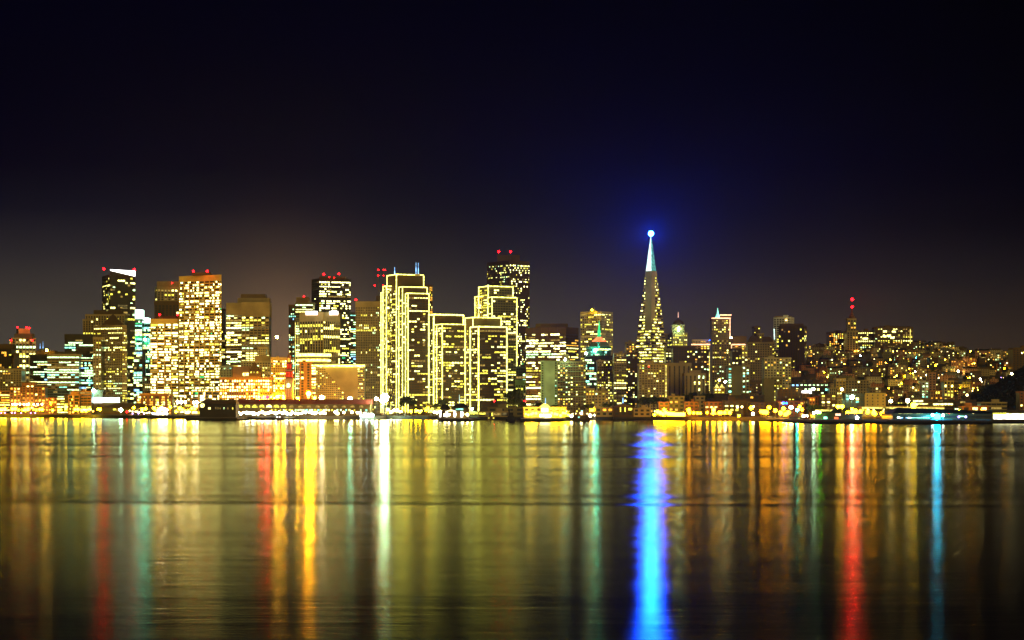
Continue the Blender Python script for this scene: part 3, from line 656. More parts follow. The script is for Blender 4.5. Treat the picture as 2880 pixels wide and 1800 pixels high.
b.block((1890, 1925), 914, 'punch', 'beige', 'yellow', .3, 0, Y=3336, depth=20, over=dict(bw=3.6), cap=2)
mb = MB(); c = (px(1907.5, 3346), 3346, pz(914, 3346)); mb.lathe(c, [(9.6, 0), (9.3, 2), (7.5, 5), (4.2, 7.8), (1.2, 9.3), (.6, 12)], 14); part(b.root, 'dome', mb, M['umber'])
b.mast(1907.5, 877, 900, .7, E['pinkish'], 'spire', Y=3346); b.light(1908, 930, 1.2, 'mint', 'floodlight', Y=3328); b.light(1909, 922, 1.0, 'mint', 'floodlight', Y=3328); b.done()
b = B('office_building', 'dark block with scattered windows behind the grey vertical-slotted pair', 1925, 3000)
b.block((1893, 1955), 974, 'punch', 'umber', 'yellow', .22, .03, over=dict(bw=4)); b.done()
b = B('office_building', 'small lit block wedged between the pyramid tower and the dome', 1884, 3050)
b.block((1872, 1897), 980, 'punch', 'stone', 'home', .45, .1); b.done()
b = B('office_building', 'grey blank block with tall dark vertical slots, left one of a pair', 1908, 2780)
b.block((1877, 1944), 1021, 'vert', 'stone', 'home', .04, 0, over=dict(bw=6, pf=.7, sp=.04), cap=4); b.done()
b = B('office_building', 'grey stepped block with tall dark vertical slots, right one of a pair', 1955, 2730)
b.block((1925, 1984), 1050, 'vert', 'stone', 'office', .10, 0, over=dict(bw=5.4, pf=.62, sp=.04), cap=3); b.plain((1938, 1972), 1041, 1052, 'stone', Y=2735); b.done()
b = B('hilltop_hotel', 'low hilltop building edged by a rosy light string left of the cyan-spired tower', 1975, 3500, cat='hotel')
b.block((1945, 2004), 968, 'punch', 'beige', 'amber', .4, 0, over=dict(bw=5)); b.block((1948, 2000), 955, 'punch', 'pale', 'amber', .35, 0, Y=3510, depth=18)
b.bar([(1944, 969), (2004, 969)], 1.0, 'pink_line', 'string_lights', Y=3495); b.light(1997, 957, 1.0, 'blue', 'roof_lamp'); b.done()
b = B('office_building', 'dark gridded block with a white line of light down its right edge', 1975, 3050)
b.block((1954, 1996), 982, 'punch', 'umber', 'home', .45, .05, merge=False, over=dict(bw=4)); b.bar([(1995, 990), (1995, 1100)], .45, 'outline_soft', 'string_lights', Y=3044); b.done()
b = B('hotel_tower', 'slab tower with white roof lines and a cyan spire', 2030, 3560, cat='hotel')
b.block((2002, 2053), 896, 'punch', 'stone', 'yellow', .55, .05, merge=False, over=dict(bw=3.6, fh=3.6)); b.plain((2025, 2056), 886, 897, 'stone', Y=3570)
b.bar([(2001, 895), (2055, 895)], .9, 'pink_line', 'roof_line_light', Y=3555); b.bar([(2025, 886), (2057, 886)], .9, 'pink_line', 'roof_line_light', Y=3566); b.bar([(2053, 897), (2053, 958)], .6, 'pink_line', 'string_lights', Y=3555)
mb = MB(); mb.lathe((px(2018.5, 3575), 3575, pz(894, 3575)), [(5, 0), (3, 4), (1.4, 8), (.2, 17)], 8); part(b.root, 'spire', mb, E['cyan']); b.done()
b = B('office_tower', 'dark-windowed tower stacked below the cyan-spired slab', 2035, 3260)
b.block((2003, 2056), 952, 'punch', 'stone', 'home', .3, .05, merge=False, over=dict(bw=3.8)); b.bar([(2057, 970), (2057, 1025)], .6, 'pink_line', 'string_lights'); b.done()
b = B('hilltop_hotel', 'low hilltop wing edged by a rosy light string right of the cyan-spired tower', 2080, 3520, cat='hotel')
b.block((2058, 2103), 968, 'punch', 'beige', 'amber', .35, 0, over=dict(bw=5)); b.plain((2060, 2100), 945, 969, 'brown', Y=3535); b.bar([(2058, 969), (2103, 969)], 1.0, 'pink_line', 'string_lights', Y=3515)
b.light(2056, 950, 1.6, 'white', 'roof_lamp', Y=3515); b.done()
b = B('office_building', 'dark block tucked under the right rosy light string', 2072, 3150)
b.block((2059, 2086), 980, 'punch', 'umber', 'home', .2, 0); b.done()
b = B('office_building', 'yellow-lit narrow block left of the mansard-roofed hotel', 2094, 3250)
b.block((2086, 2103), 985, 'punch', 'beige', 'yellow', .6, .1); b.done()
b = B('mansard_hotel', 'wide old hotel with a dark peaked mansard roof', 2140, 3380, cat='hotel')
b.block((2103, 2178), 962, 'punch', 'stone', 'yellow', .12, 0, merge=False, over=dict(bw=4, fh=3.8))
mb = MB(); Y = 3380; z = pz(962, Y)
for xa, xb, h in ((2106, 2140, 10), (2143, 2176, 9)):
    a, c = px(xa, Y), px(xb, Y); mb.hexa([(a, Y, z + .3), (c, Y, z + .3), (c, Y + 20, z + .3), (a, Y + 20, z + .3), (a + 4, Y + 7, z + h), (c - 4, Y + 7, z + h), (c - 4, Y + 12, z + h), (a + 4, Y + 12, z + h)])
part(b.root, 'roof', mb, M['umber']); b.done()
b = B('apartment_tower', 'small stepped hilltop tower above the mansard-roofed hotel', 2133, 3800, cat='apartment block')
b.block((2120, 2138), 918, 'punch', 'brown', 'yellow', .3, 0); b.block((2130, 2148), 937, 'punch', 'stone', 'yellow', .3, 0, Y=3790); b.done()
b = B('slab_tower', 'blank pale slab with one bright column of windows, wider of the two slabs', 2066, 2800, cat='apartment block')
b.plain((2058, 2086), 1028, 1140, 'olive', Y=2800, name='wall', z0=GZ, depth=25); b.block((2047, 2059), 1029, 'glass', 'olive', 'cool', .2, .9, Y=2802, depth=22, over=dict(bw=9, sp=.4, pf=.4)); b.done()
b = B('slab_tower', 'narrow pale slab with lit window columns, right of the wider blank slab', 2098, 2820, cat='apartment block')
b.block((2087, 2108), 1026, 'punch', 'beige', 'cool', .5, 0, merge=False, over=dict(bw=6, pf=.5, sp=.35)); b.done()
b = B('pavilion_building', 'little yellow-lit building with two pointed roofs between slab and slots', 2024, 2720, cat='pavilion')
b.block((2009, 2038), 1091, 'punch', 'gold', 'yellow', .7, 0, depth=12, cap=1.5, base=None) if 0 else b.block((2009, 2038), 1091, 'punch', 'gold', 'yellow', .7, 0, depth=12, cap=1.5)
mb = MB()
for xx in (2016, 2030): mb.lathe((px(xx, 2727), 2727, pz(1091, 2727) + .3), [(4.4, 0), (2.2, 1.2), (.15, 5)], 4)
part(b.root, 'roof', mb, E['outline_soft']); b.light(2040, 1074, 1.5, 'mint', 'floodlight'); b.light(2023, 1069, 1.2, 'white', 'roof_lamp', pole=6); b.done()
b = B('apartment_tower', 'white gridded hilltop tower behind the dark brown one', 2204, 3900, cat='apartment block')
b.block((2176, 2222, 2233), 892, 'punch', 'white', 'home', .15, 0, merge=False, ang=-25, over=dict(bw=5, fh=4.2, pf=.3, sp=.35)); b.plain((2180, 2228), 889, 893, 'stone', Y=3910)
b.bar([(2177, 925), (2178, 955)], .9, 'spire', 'string_lights', Y=3893); b.light(2211, 901, 1.0, 'small', 'roof_lamp'); b.done()
b = B('apartment_tower', 'dark brown hilltop tower, the biggest beside the white gridded one', 2230, 3600, cat='apartment block')
b.block((2190, 2262, 2268), 916, 'vert', 'umber', 'home', .10, 0, merge=False, ang=-25, over=dict(bw=4, pf=.4), cap=5, side=dict(p=.5)); b.plain((2196, 2260), 910, 917, 'umber', Y=3612); b.done()
b = B('apartment_block', 'broad cream apartment block below the dark brown hilltop tower', 2187, 2900)
b.block((2150, 2225), 1006, 'punch', 'pale', 'home', .28, .04, merge=False, cap=2, over=dict(bw=4)); b.done()
b = B('apartment_block', 'green-beige blank-sided block with a grid of lit windows below the cream block', 2180, 2700)
b.plain((2149, 2176), 1064, 1140, 'olive', Y=2700, name='wall', z0=GZ); b.block((2176, 2200), 1062, 'punch', 'olive', 'yellow', .55, 0, merge=False, Y=2701, depth=18, over=dict(bw=3.4)); b.done()
# hilltop line
b = B('apartment_block', 'brown hilltop block with peach windows left of the red-beaconed mast tower', 2356, 3880)
b.block((2332, 2384), 934, 'punch', 'brown', 'amber', .5, 0, merge=False, over=dict(bw=4, fh=3.6)); b.plain((2350, 2366), 929, 935, 'umber', Y=3890); b.done()
b = B('mast_tower', 'art deco hilltop tower tapering to a mast with two red beacons', 2397, 3820, cat='tower')
b.block((2382, 2413), 930, 'vert', 'beige', 'amber', .12, .02, merge=False, over=dict(bw=4.5)); b.block((2384, 2408), 896, 'vert', 'beige', 'amber', .12, .04, Y=3824, depth=18, over=dict(bw=4.5), z0=pz(932, 3824))
mb = MB(); c = (px(2396.5, 3833), 3833, pz(896, 3833)); mb.lathe(c, [(6.5, 0), (5, 4), (3, 6), (2.6, 9), (1.2, 11), (.5, 20)], 8); part(b.root, 'stepped_crown', mb, M['brown'])
b.mast(2397, 846, 884, .5, Y=3833); b.light(2397, 842, 3.0, 'redsmall', Y=3833); b.light(2397, 863, 2.4, 'redsmall', Y=3831); beam(b.root, 2397, 842, 3833, (1, .0004, .001), 2.2e5)
for i in range(3): b.light(2386 + i * 9, 988, 1.0, 'small_orange', 'floodlight', Y=3812)
b.done()
b = B('apartment_block', 'hilltop block with a long lit top window right of the red-beaconed mast tower', 2437, 3860)
b.block((2413, 2461), 931, 'punch', 'brown', 'home', .35, .03, over=dict(bw=4)); b.plain((2427, 2441), 950, 955, Y=3858, depth=.8, name='long_window', mat=E['warm']); b.light(2435, 986, 1.4, 'blue', 'sign_lamp', Y=3850); b.done()
b = B('apartment_block', 'broadest hilltop apartment block with big bright penthouse windows', 2513, 3840)
b.block((2461, 2567), 920, 'punch', 'brown', 'home', .36, .03, over=dict(bw=4.5)); b.plain((2475, 2560), 917, 921, 'umber', Y=3850)
for x, y in ((2489, 932), (2514, 933), (2500, 944), (2488, 946), (2510, 950)): b.plain((x - 5, x + 5), y - 2.5, y + 2.5, Y=3838.5, depth=.8, name='penthouse_window', mat=E['warm'])
b.bar([(2560, 925), (2560, 985)], .6, 'outline_soft', 'string_lights'); b.bar([(2535, 955), (2535, 988)], .6, 'outline_soft', 'string_lights'); b.done()
b = B('apartment_block', 'dim apartment tower cut by the right edge of the photo', 2868, 3500)
b.block((2849, 2910), 978, 'punch', 'brown', 'home', .10, 0, over=dict(bw=5)); b.light(2874, 993, 1.1, 'small', 'balcony_lamp'); b.done()
# named buildings on the lower slope and waterfront, right half
def blk(label, x, yt, Y, st='punch', wall='stone', pal='home', p=.2, full=0, cap=1.5, depth=18, cat='building', name='city_building', **k):
    b = B(name, label, sum(x) / 2, Y, cat=cat); b.block(x, yt, st, wall, pal, p, full, Y=Y, cap=cap, depth=depth, **k); return b
blk('pale yellow hall with scalloped cornice above the long lit canopy', (2432, 2491), 1106, 2560, 'fine', 'gold', 'dim' if 0 else 'home', 0, 0, over=dict(bw=6, pf=.8, sp=.5)).done()
blk('floodlit yellow-green house on the slope above the little palms', (2351, 2378), 1064, 2950, 'punch', 'gold', 'yellow', .5).done()
blk('tan corner building right of the floodlit yellow-green house', (2378, 2444), 1069, 2960, 'punch', 'beige', 'home', .1).done()
blk('small bright orange house with lit gable beside the rust brick row', (2276, 2292), 1118, 2450, 'punch', 'orange', 'amber', .5).done()
blk('rust red brick house right of the small bright orange house', (2292, 2309), 1114, 2460, 'vert', 'brick', 'home', .1).done()
blk('tall brown loft building under the white lit rooftop billboard', (2256, 2276), 1106, 2470, 'vert', 'brown', 'home', .1, over=dict(bw=5)).done()
b = blk('dark brick warehouse carrying a glowing white rooftop billboard', (2186, 2256), 1094, 2500, 'punch', 'umber', 'home', .15); b.plain((2255, 2283), 1099, 1107, Y=2495, depth=1, name='billboard', mat=E['white']); b.light(2288, 1094, 1.6, 'mint', 'floodlight', Y=2495); b.done()
blk('dark office with a long row of small blue-white windows', (2225, 2330), 1078, 2620, 'punch', 'dark', 'cool', .6, .5, over=dict(bw=5, fh=5)).done()
blk('khaki blank block right of the rust red brick house', (2333, 2355), 1090, 2600, 'fine', 'beige', 'home', 0, 0).done()
blk('dark flat block with three stacked bright windows above the pier cafe', (2308, 2352), 1108, 2450, 'punch', 'brown', 'yellow', .5, over=dict(bw=6)).done()
blk('shadowy block with two tall blue-white floodlit columns left of the yellow hall', (2376, 2432), 1106, 2520, 'vert', 'umber', 'cool', .25, over=dict(bw=6)).done()
blk('yellow-lit gabled house glowing beside the steep street lamp', (2655, 2682), 1071, 2880, 'vert', 'gold', 'yellow', .2, over=dict(bw=4)).done()
blk('orange-washed stair-street building under the blue lamp', (2618, 2650), 1098, 2760, 'vert', 'orange', 'amber', .35).done()
blk('pinkish blank-ended tower house on the lower slope', (2612, 2632), 1048, 3000, 'punch', 'pink', 'home', .05).done()
blk('white-fronted shopfront house left of the pinkish blank tower house', (2592, 2612), 1074, 2950, 'punch', 'white', 'cool', .9, .8).done()
blk('violet-lit corner house above the yellow hall', (2446, 2478), 1088, 2800, 'punch', 'stone', 'cool', .3).done()
blk('long brown office range with a strip of lit windows behind the cyan star lamp', (2568, 2680), 1122, 2480, 'ribbon', 'brown', 'yellow', .35, .25).done()
blk('low pinkish waterfront depot with square windows right of the cyan star lamp', (2705, 2780), 1142, 2360, 'punch', 'brick', 'amber', .35, over=dict(bw=9, fh=6)).done()
blk('dark ridge-side block with one white window row above the depot', (2685, 2745), 1125, 2480, 'ribbon', 'umber', 'cool', .2, .5).done()
blk('brick block at the right edge below the wooded hill', (2868, 2920), 1101, 2420, 'punch', 'brick', 'home', .04).done()
blk('low cream office range under the wooded hill', (2758, 2832), 1131, 2440, 'ribbon', 'beige', 'home', .25).done()
b = B('canopy_building', 'long low shed with a glowing yellow canopy along the quay', 2540, 2330, cat='shed')
b.block((2424, 2655), 1144, 'grid', 'beige', 'yellow', .75, .5, depth=25, cap=1.8, over=dict(bw=12, fh=6, sp=.3)); b.bar([(2424, 1147), (2655, 1149)], 1.0, 'outline_soft', 'canopy_light', Y=2326); b.done()
# waterfront buildings 1450-2300
b = blk('yellow floodlit pier hall with a white pediment and central doors', (1473, 1592), 1145, 2330, 'punch', 'pale', 'yellow', .75, .3, over=dict(bw=7, fh=5), depth=60, cat='pier hall', name='pier_hall')
mb = MB(); Y = 2328; xs = [(1516, 1145), (1548, 1145), (1541, 1138), (1532, 1134), (1524, 1138)]; fr = [(px(x, Y), Y - 2, pz(y, Y)) for x, y in xs]; bk = [(p[0], p[1] + 5, p[2]) for p in fr]
mb.poly(fr); mb.poly(bk[::-1])
for i in range(5): j = (i + 1) % 5; mb.poly([fr[i], bk[i], bk[j], fr[j]])
part(b.root, 'pediment', mb, M['white']); b.plain((1521, 1543), 1145, 1168, 'white', Y=2326, depth=4, name='entrance_bay'); b.mast(1534, 1119, 1135, .7, E['blueish'], 'lit_flagpole', Y=2330)
for i in range(5): b.plain((1523 + i * 4, 1525.6 + i * 4), 1148, 1158, Y=2325.6, depth=.5, name='window', mat=E['cyan'])
b.done()
blk('low tan shed left of the floodlit pier hall', (1372, 1474), 1146, 2470, 'punch', 'olive', 'home', .1, depth=30, over=dict(bw=10, fh=5)).done()
blk('long low row with a red lit fascia under the second tallest outlined tower', (1345, 1430), 1157, 2450, 'grid', 'beige', 'yellow', .9, .9, depth=15, over=dict(bw=10)).done()
blk('tan two-storey pier building with four upper windows left of the dark gabled pier', (1675, 1725), 1146, 2420, 'punch', 'beige', 'amber', .1, depth=25, over=dict(bw=6, fh=5)).done()
b = blk('dark gabled pier building between two tan pier buildings', (1725, 1782), 1144, 2415, 'punch', 'umber', 'yellow', .05, depth=40, over=dict(bw=8, fh=6), name='pier_building', cat='pier building')
mb = MB(); Y = 2414; fr = [(px(x, Y), Y, pz(y, Y)) for x, y in ((1726, 1143.5), (1781, 1143.5), (1753, 1136))]; bk = [(p[0], p[1] + 38, p[2]) for p in fr]
mb.poly(fr); mb.poly(bk[::-1]); 
for i in range(3): j = (i + 1) % 3; mb.poly([fr[i], bk[i], bk[j], fr[j]])
part(b.root, 'gable', mb, M['brown']); b.mast(1752, 1118, 1134, .8, E['blueish'], 'lit_flagpole', Y=2420)
for x in (1745, 1758): b.plain((x - 1.5, x + 1.5), 1146, 1158, Y=2412.5, depth=.6, name='tall_window', mat=E['yellow'])
b.done()
blk('tan two-storey pier building with lamps on its wall right of the dark gabled pier', (1782, 1830), 1148, 2420, 'punch', 'beige', 'amber', .1, depth=25, over=dict(bw=6, fh=5)).done()
for x, yt, Y, w, lb in (((1853, 1882), 1130, 2550, 'brick', 'amber-lit brick warehouse left of the blazing lamp cluster'), ((1880, 1925), 1114, 2600, 'stone', 'tan arcade block glowing above the blazing lamp cluster'),
                        ((1925, 1965), 1130, 2560, 'brick', 'orange brick row house right of the blazing lamp cluster'), ((1955, 1982), 1114, 2620, 'beige', 'small pale block with four square windows behind the brick row'),
                        ((1982, 2032), 1130, 2540, 'brick', 'long dark red brick warehouse above the row of amber lamps'), ((2036, 2110), 1126, 2520, 'umber', 'brown pilastered warehouse with scattered lamps before it'),
                        ((2110, 2190), 1131, 2500, 'brown', 'low brown warehouse left of the blue-windowed one'), ((2190, 2262), 1128, 2440, 'brick', 'brick warehouse row behind the amber parking lamps'),
                        ((1984, 2050), 1108, 2680, 'dark', 'dark block with four bright square windows behind the red brick warehouse'), ((2050, 2150), 1112, 2640, 'umber', 'long dark roofed building with a glowing eave under the two slabs')):
    blk(lb, x, yt, Y, 'punch', w, 'amber', .12, 0, over=dict(bw=6, fh=4.4)).done()
# left waterfront
blk('orange brick hotel wing cut by the left edge', (-20, 27), 1100, 3120, 'ribbon', 'orange', 'amber', .5, .3).done()
b = blk('big brick waterfront hotel with a raised centre and arched pediment', (28, 127), 1088, 3110, 'punch', 'brick', 'amber', .35, .05, over=dict(bw=5, fh=4.2), merge=False, cat='hotel', name='brick_hotel')
b.block((62, 96), 1077, 'punch', 'brick', 'amber', .3, 0, Y=3106, depth=16, cap=4, over=dict(bw=6)); b.plain((60, 97), 1074, 1077, 'umber', Y=3104, depth=20, name='roof'); b.plain((28, 62), 1085.5, 1088, 'umber', Y=3108, depth=14, name='roof'); b.plain((97, 127), 1085.5, 1088, 'umber', Y=3108, depth=14, name='roof'); b.done()
blk('grey-green flat warehouse roof behind the gabled orange house', (128, 195), 1098, 3180, 'ribbon', 'teal', 'cool', .1).done()
blk('dim brick house right of the big brick hotel', (128, 160), 1119, 3110, 'punch', 'brick', 'amber', .3).done()
blk('dark glass-fronted restaurant building left of the gabled orange house', (160, 192), 1117, 3105, 'ribbon', 'brown', 'office', .4, .3).done()
b = blk('tall gabled orange-framed house on the left waterfront', (192, 224), 1110, 3100, 'grid', 'orange', 'amber', .4, .05, over=dict(bw=7, fh=5, pf=.25, sp=.3)); b.plain((199, 218), 1101, 1110, 'orange', Y=3100, name='gable_block'); b.done()
blk('orange brick office with white ribbon windows left of the giant lit billboard', (224, 257), 1100, 3110, 'ribbon', 'orange', 'gold', .5, .4).done()
b = B('billboard_building', 'warehouse wall carrying giant white and mint lit billboards', 300, 3120, cat='billboard')
b.plain((257, 335), 1132, 1160, 'brown', Y=3122, name='wall', z0=GZ, depth=20); b.plain((257, 289), 1097, 1133, 'teal', Y=3121, name='billboard_frame', depth=2)
b.plain((257, 262), 1098, 1133, Y=3119.5, depth=1, name='billboard', mat=E['cyan']); b.plain((262, 288), 1118, 1133, Y=3119.5, depth=1, name='billboard', mat=E['white_crown']); b.plain((290, 336), 1118, 1132, Y=3119.5, depth=1, name='billboard', mat=E['mint_panel'])
b.light(263, 1098, 2.0, 'mint', 'floodlight', Y=3115); b.done()
b = B('pier_shed', 'low dark hipped pier shed on the left with small window row', 345, 3020, cat='pier shed')
b.block((290, 420), 1146, 'ribbon', 'umber', 'yellow', .5, .2, Y=3075, depth=30, cap=1.5, over=dict(bw=5, fh=6)); mb = MB(); Y = 3072; z = pz(1146, Y) + .3; a, c = px(288, Y), px(424, Y)
mb.hexa([(a, Y, z), (c, Y, z), (c, Y + 34, z), (a, Y + 34, z), (a + 18, Y + 14, z + 6), (c - 22, Y + 14, z + 6), (c - 22, Y + 20, z + 6), (a + 18, Y + 20, z + 6)]); part(b.root, 'roof', mb, M['umber']); b.done()
# cafe pavilions at 1240-1345
b = B('pier_pavilion', 'dark hipped pavilion roof on the round-nosed pier', 1285, 2340, cat='pavilion')
Y = 2345; mb = MB(); mb.box(px(1262, Y), px(1315, Y), Y, Y + 30, 3, pz(1157, Y)); part(b.root, 'wall', mb, M['brown'])
for xa, xb, yt, yb, d in ((1236, 1266, 1138, 1150, 40), (1270, 1322, 1134, 1146, 20)):
    mb = MB(); Yq = Y + d; a, c = px(xa, Yq), px(xb, Yq); z, zz = pz(yb, Yq), pz(yt, Yq); m = (a + c) / 2
    mb.hexa([(a, Yq, z), (c, Yq, z), (c, Yq + 26, z), (a, Yq + 26, z), (m - 3, Yq + 10, zz), (m + 3, Yq + 10, zz), (m + 3, Yq + 16, zz), (m - 3, Yq + 16, zz)]); part(b.root, 'roof', mb, M['black'])
    mb = MB(); mb.box(a + 2, c - 2, Yq + 2, Yq + 24, 3, z); part(b.root, 'wall', mb, M['brown'])
mb = MB(); Yq = Y - 8; fr = [(px(x, Yq), Yq, pz(y, Yq)) for x, y in ((1252, 1157), (1286, 1157), (1269, 1151))]; bk = [(p[0], p[1] + 12, p[2]) for p in fr]; mb.poly(fr); mb.poly(bk[::-1])
for i in range(3): j = (i + 1) % 3; mb.poly([fr[i], bk[i], bk[j], fr[j]])
part(b.root, 'entrance_gable', mb, M['white'])
for x, w in ((1236, 5), (1254, 5), (1276, 6), (1295, 7)): b.plain((x, x + w), 1157, 1173, Y=Y - 9, depth=1, name='lit_doorway', mat=E['white'])
b.plain((1282, 1303), 1149, 1153, Y=Y + 18, depth=1, name='window', mat=E['cyan']); b.mast(1292, 1110, 1136, .25, E['spire'], Y=Y + 33); b.done()
b = B('bright_kiosk', 'blazing white low kiosk with mint panels right of the pier pavilion', 1335, 2480, cat='kiosk')
b.block((1316, 1345), 1157, 'grid', 'pale', 'yellow', .8, .8, Y=2480, depth=12, cap=1); b.light(1328, 1150, 1.2, 'mint', 'roof_lamp', Y=2478); b.done()
# right piers
b = B('lit_pier_shed', 'brightly lit white pier shed cut by the right edge', 2840, 2100, cat='pier shed')
b.block((2793, 2900), 1161, 'ribbon', 'pale', 'gold', 1, 1, Y=2100, depth=40, cap=.8, over=dict(bw=14, fh=7, sp=.15, pf=.02), z0=3.2); b.plain((2793, 2831), 1161, 1165.5, Y=2098.5, depth=.8, name='fascia_light', mat=E['yellow'])
b.plain((2795, 2900), 1167, 1180, Y=2098.9, depth=.6, name='lit_interior', mat=E['white']); b.plain((2790, 2905), 1153, 1161, 'umber', Y=2098, depth=50, name='roof'); b.done()
b = B('arcade_pier_shed', 'long dark pier shed with pale lit arches near the cyan star lamp', 2590, 2080, cat='pier shed')
b.block((2510, 2790), 1164, 'ribbon', 'umber', 'cool', .06, 0, Y=2090, depth=60, cap=2, over=dict(bw=8, fh=7), z0=3.2)
mb = MB(); Y = 2088; z = pz(1164, Y) + .3; a, c = px(2508, Y), px(2792, Y); mb.hexa([(a, Y, z), (c, Y, z), (c, Y + 66, z), (a, Y + 66, z), (a + 12, Y + 28, z + 6), (c - 6, Y + 28, z + 3), (c - 6, Y + 36, z + 3), (a + 12, Y + 36, z + 6)]); part(b.root, 'roof', mb, M['black'])
for i in range(16): arch(b.root, 2527 + i * 5.2 + (7 if i > 2 else 0), 1176, 0.9 if i != 0 else 1.5, 2089, E['cyan' if i > 5 else 'blueish' if i in (2, 3) else 'mint_panel'], 'arched_window')
b.done()
b = B('pier_cafe', 'dark pier cafe with small red and white lit windows', 2340, 2140, cat='cafe')
b.block((2292, 2424), 1163, 'punch', 'dark', 'home', .05, 0, Y=2150, depth=30, cap=1.5, over=dict(bw=9, fh=5), z0=3.2)
mb = MB(); Y = 2148; z = pz(1163, Y) + .3; a, c = px(2340, Y), px(2376, Y); mb.lathe(((a + c) / 2, Y + 14, z), [(6.5, 0), (5.5, 2), (3, 4), (.3, 5)], 10); part(b.root, 'domed_roof', mb, M['black'])
b.plain((2293, 2344), 1152, 1157, Y=2190, depth=1, name='lit_fascia', mat=E['outline_soft']); b.plain((2293, 2344), 1157, 1175, 'dark', Y=2191, depth=4, name='wall')
b.plain((2317, 2327), 1172, 1179, Y=2146.5, depth=1, name='window', mat=E['cyan']); b.plain((2347, 2358), 1173, 1179, Y=2146.5, depth=1, name='window', mat=E['red_lit']); b.plain((2350, 2364), 1163, 1169, Y=2146.5, depth=1, name='window', mat=E['pinkish'])
b.light(2298, 1159, 1.5, 'white', 'roof_lamp', Y=2142); b.light(2306, 1160, 1.3, 'green', 'roof_lamp', Y=2142); b.light(2289, 1161, 1.2, 'mint', 'roof_lamp', Y=2142); b.light(2411, 1175, 1.5, 'bluewhite', 'wall_lamp', Y=2140); b.done()
HAZE = 1.15e-5
# ================================================================ HILLSIDE HOUSES
ORD = ['first', 'second', 'third', 'fourth', 'fifth', 'sixth', 'seventh', 'eighth', 'ninth', 'tenth', 'eleventh', 'twelfth', 'thirteenth', 'fourteenth', 'fifteenth', 'sixteenth', 'seventeenth', 'eighteenth', 'nineteenth', 'twentieth', 'twenty-first', 'twenty-second', 'twenty-third', 'twenty-fourth', 'twenty-fifth', 'twenty-sixth', 'twenty-seventh', 'twenty-eighth', 'twenty-ninth', 'thirtieth', 'thirty-first', 'thirty-second', 'thirty-third', 'thirty-fourth', 'thirty-fifth', 'thirty-sixth']
def uniq(lst, place):      # lst: (x, object, base label); add an ordinal only where nothing else tells them apart
    d = {}
    for x, o, lb in lst: d.setdefault(lb, []).append((x, o))
    for lb, v in d.items():
        v.sort(key=lambda t: t[0])
        if len(v) == 1: v[0][1]['label'] = lb; continue
        for i, (x, o) in enumerate(v): o['label'] = '%s-from-left %s' % (ORD[i], lb)
LMS = [(2060, 'below rosy-lined hotels'), (2150, 'below the mansard hotel'), (2230, 'below the dark brown tower'), (2320, 'beside the skyline dip'),
       (2397, 'below the mast tower'), (2455, 'below the long-windowed block'), (2513, 'below the broadest block'), (2600, 'where the ridge falls'),
       (2680, 'on the falling ridge'), (2760, 'left of wooded hill'), (2840, 'above the wooded hill')]
def near(x): return min(LMS, key=lambda t: abs(t[0] - x))[1]
WALLS = [('stone', 'tan'), ('brown', 'brown'), ('umber', 'dark'), ('beige', 'cream'), ('pale', 'pale'), ('brick', 'rust red'), ('pink', 'pinkish'), ('olive', 'khaki'), ('grey', 'grey')]
placed = []; hl = []
tries = 0
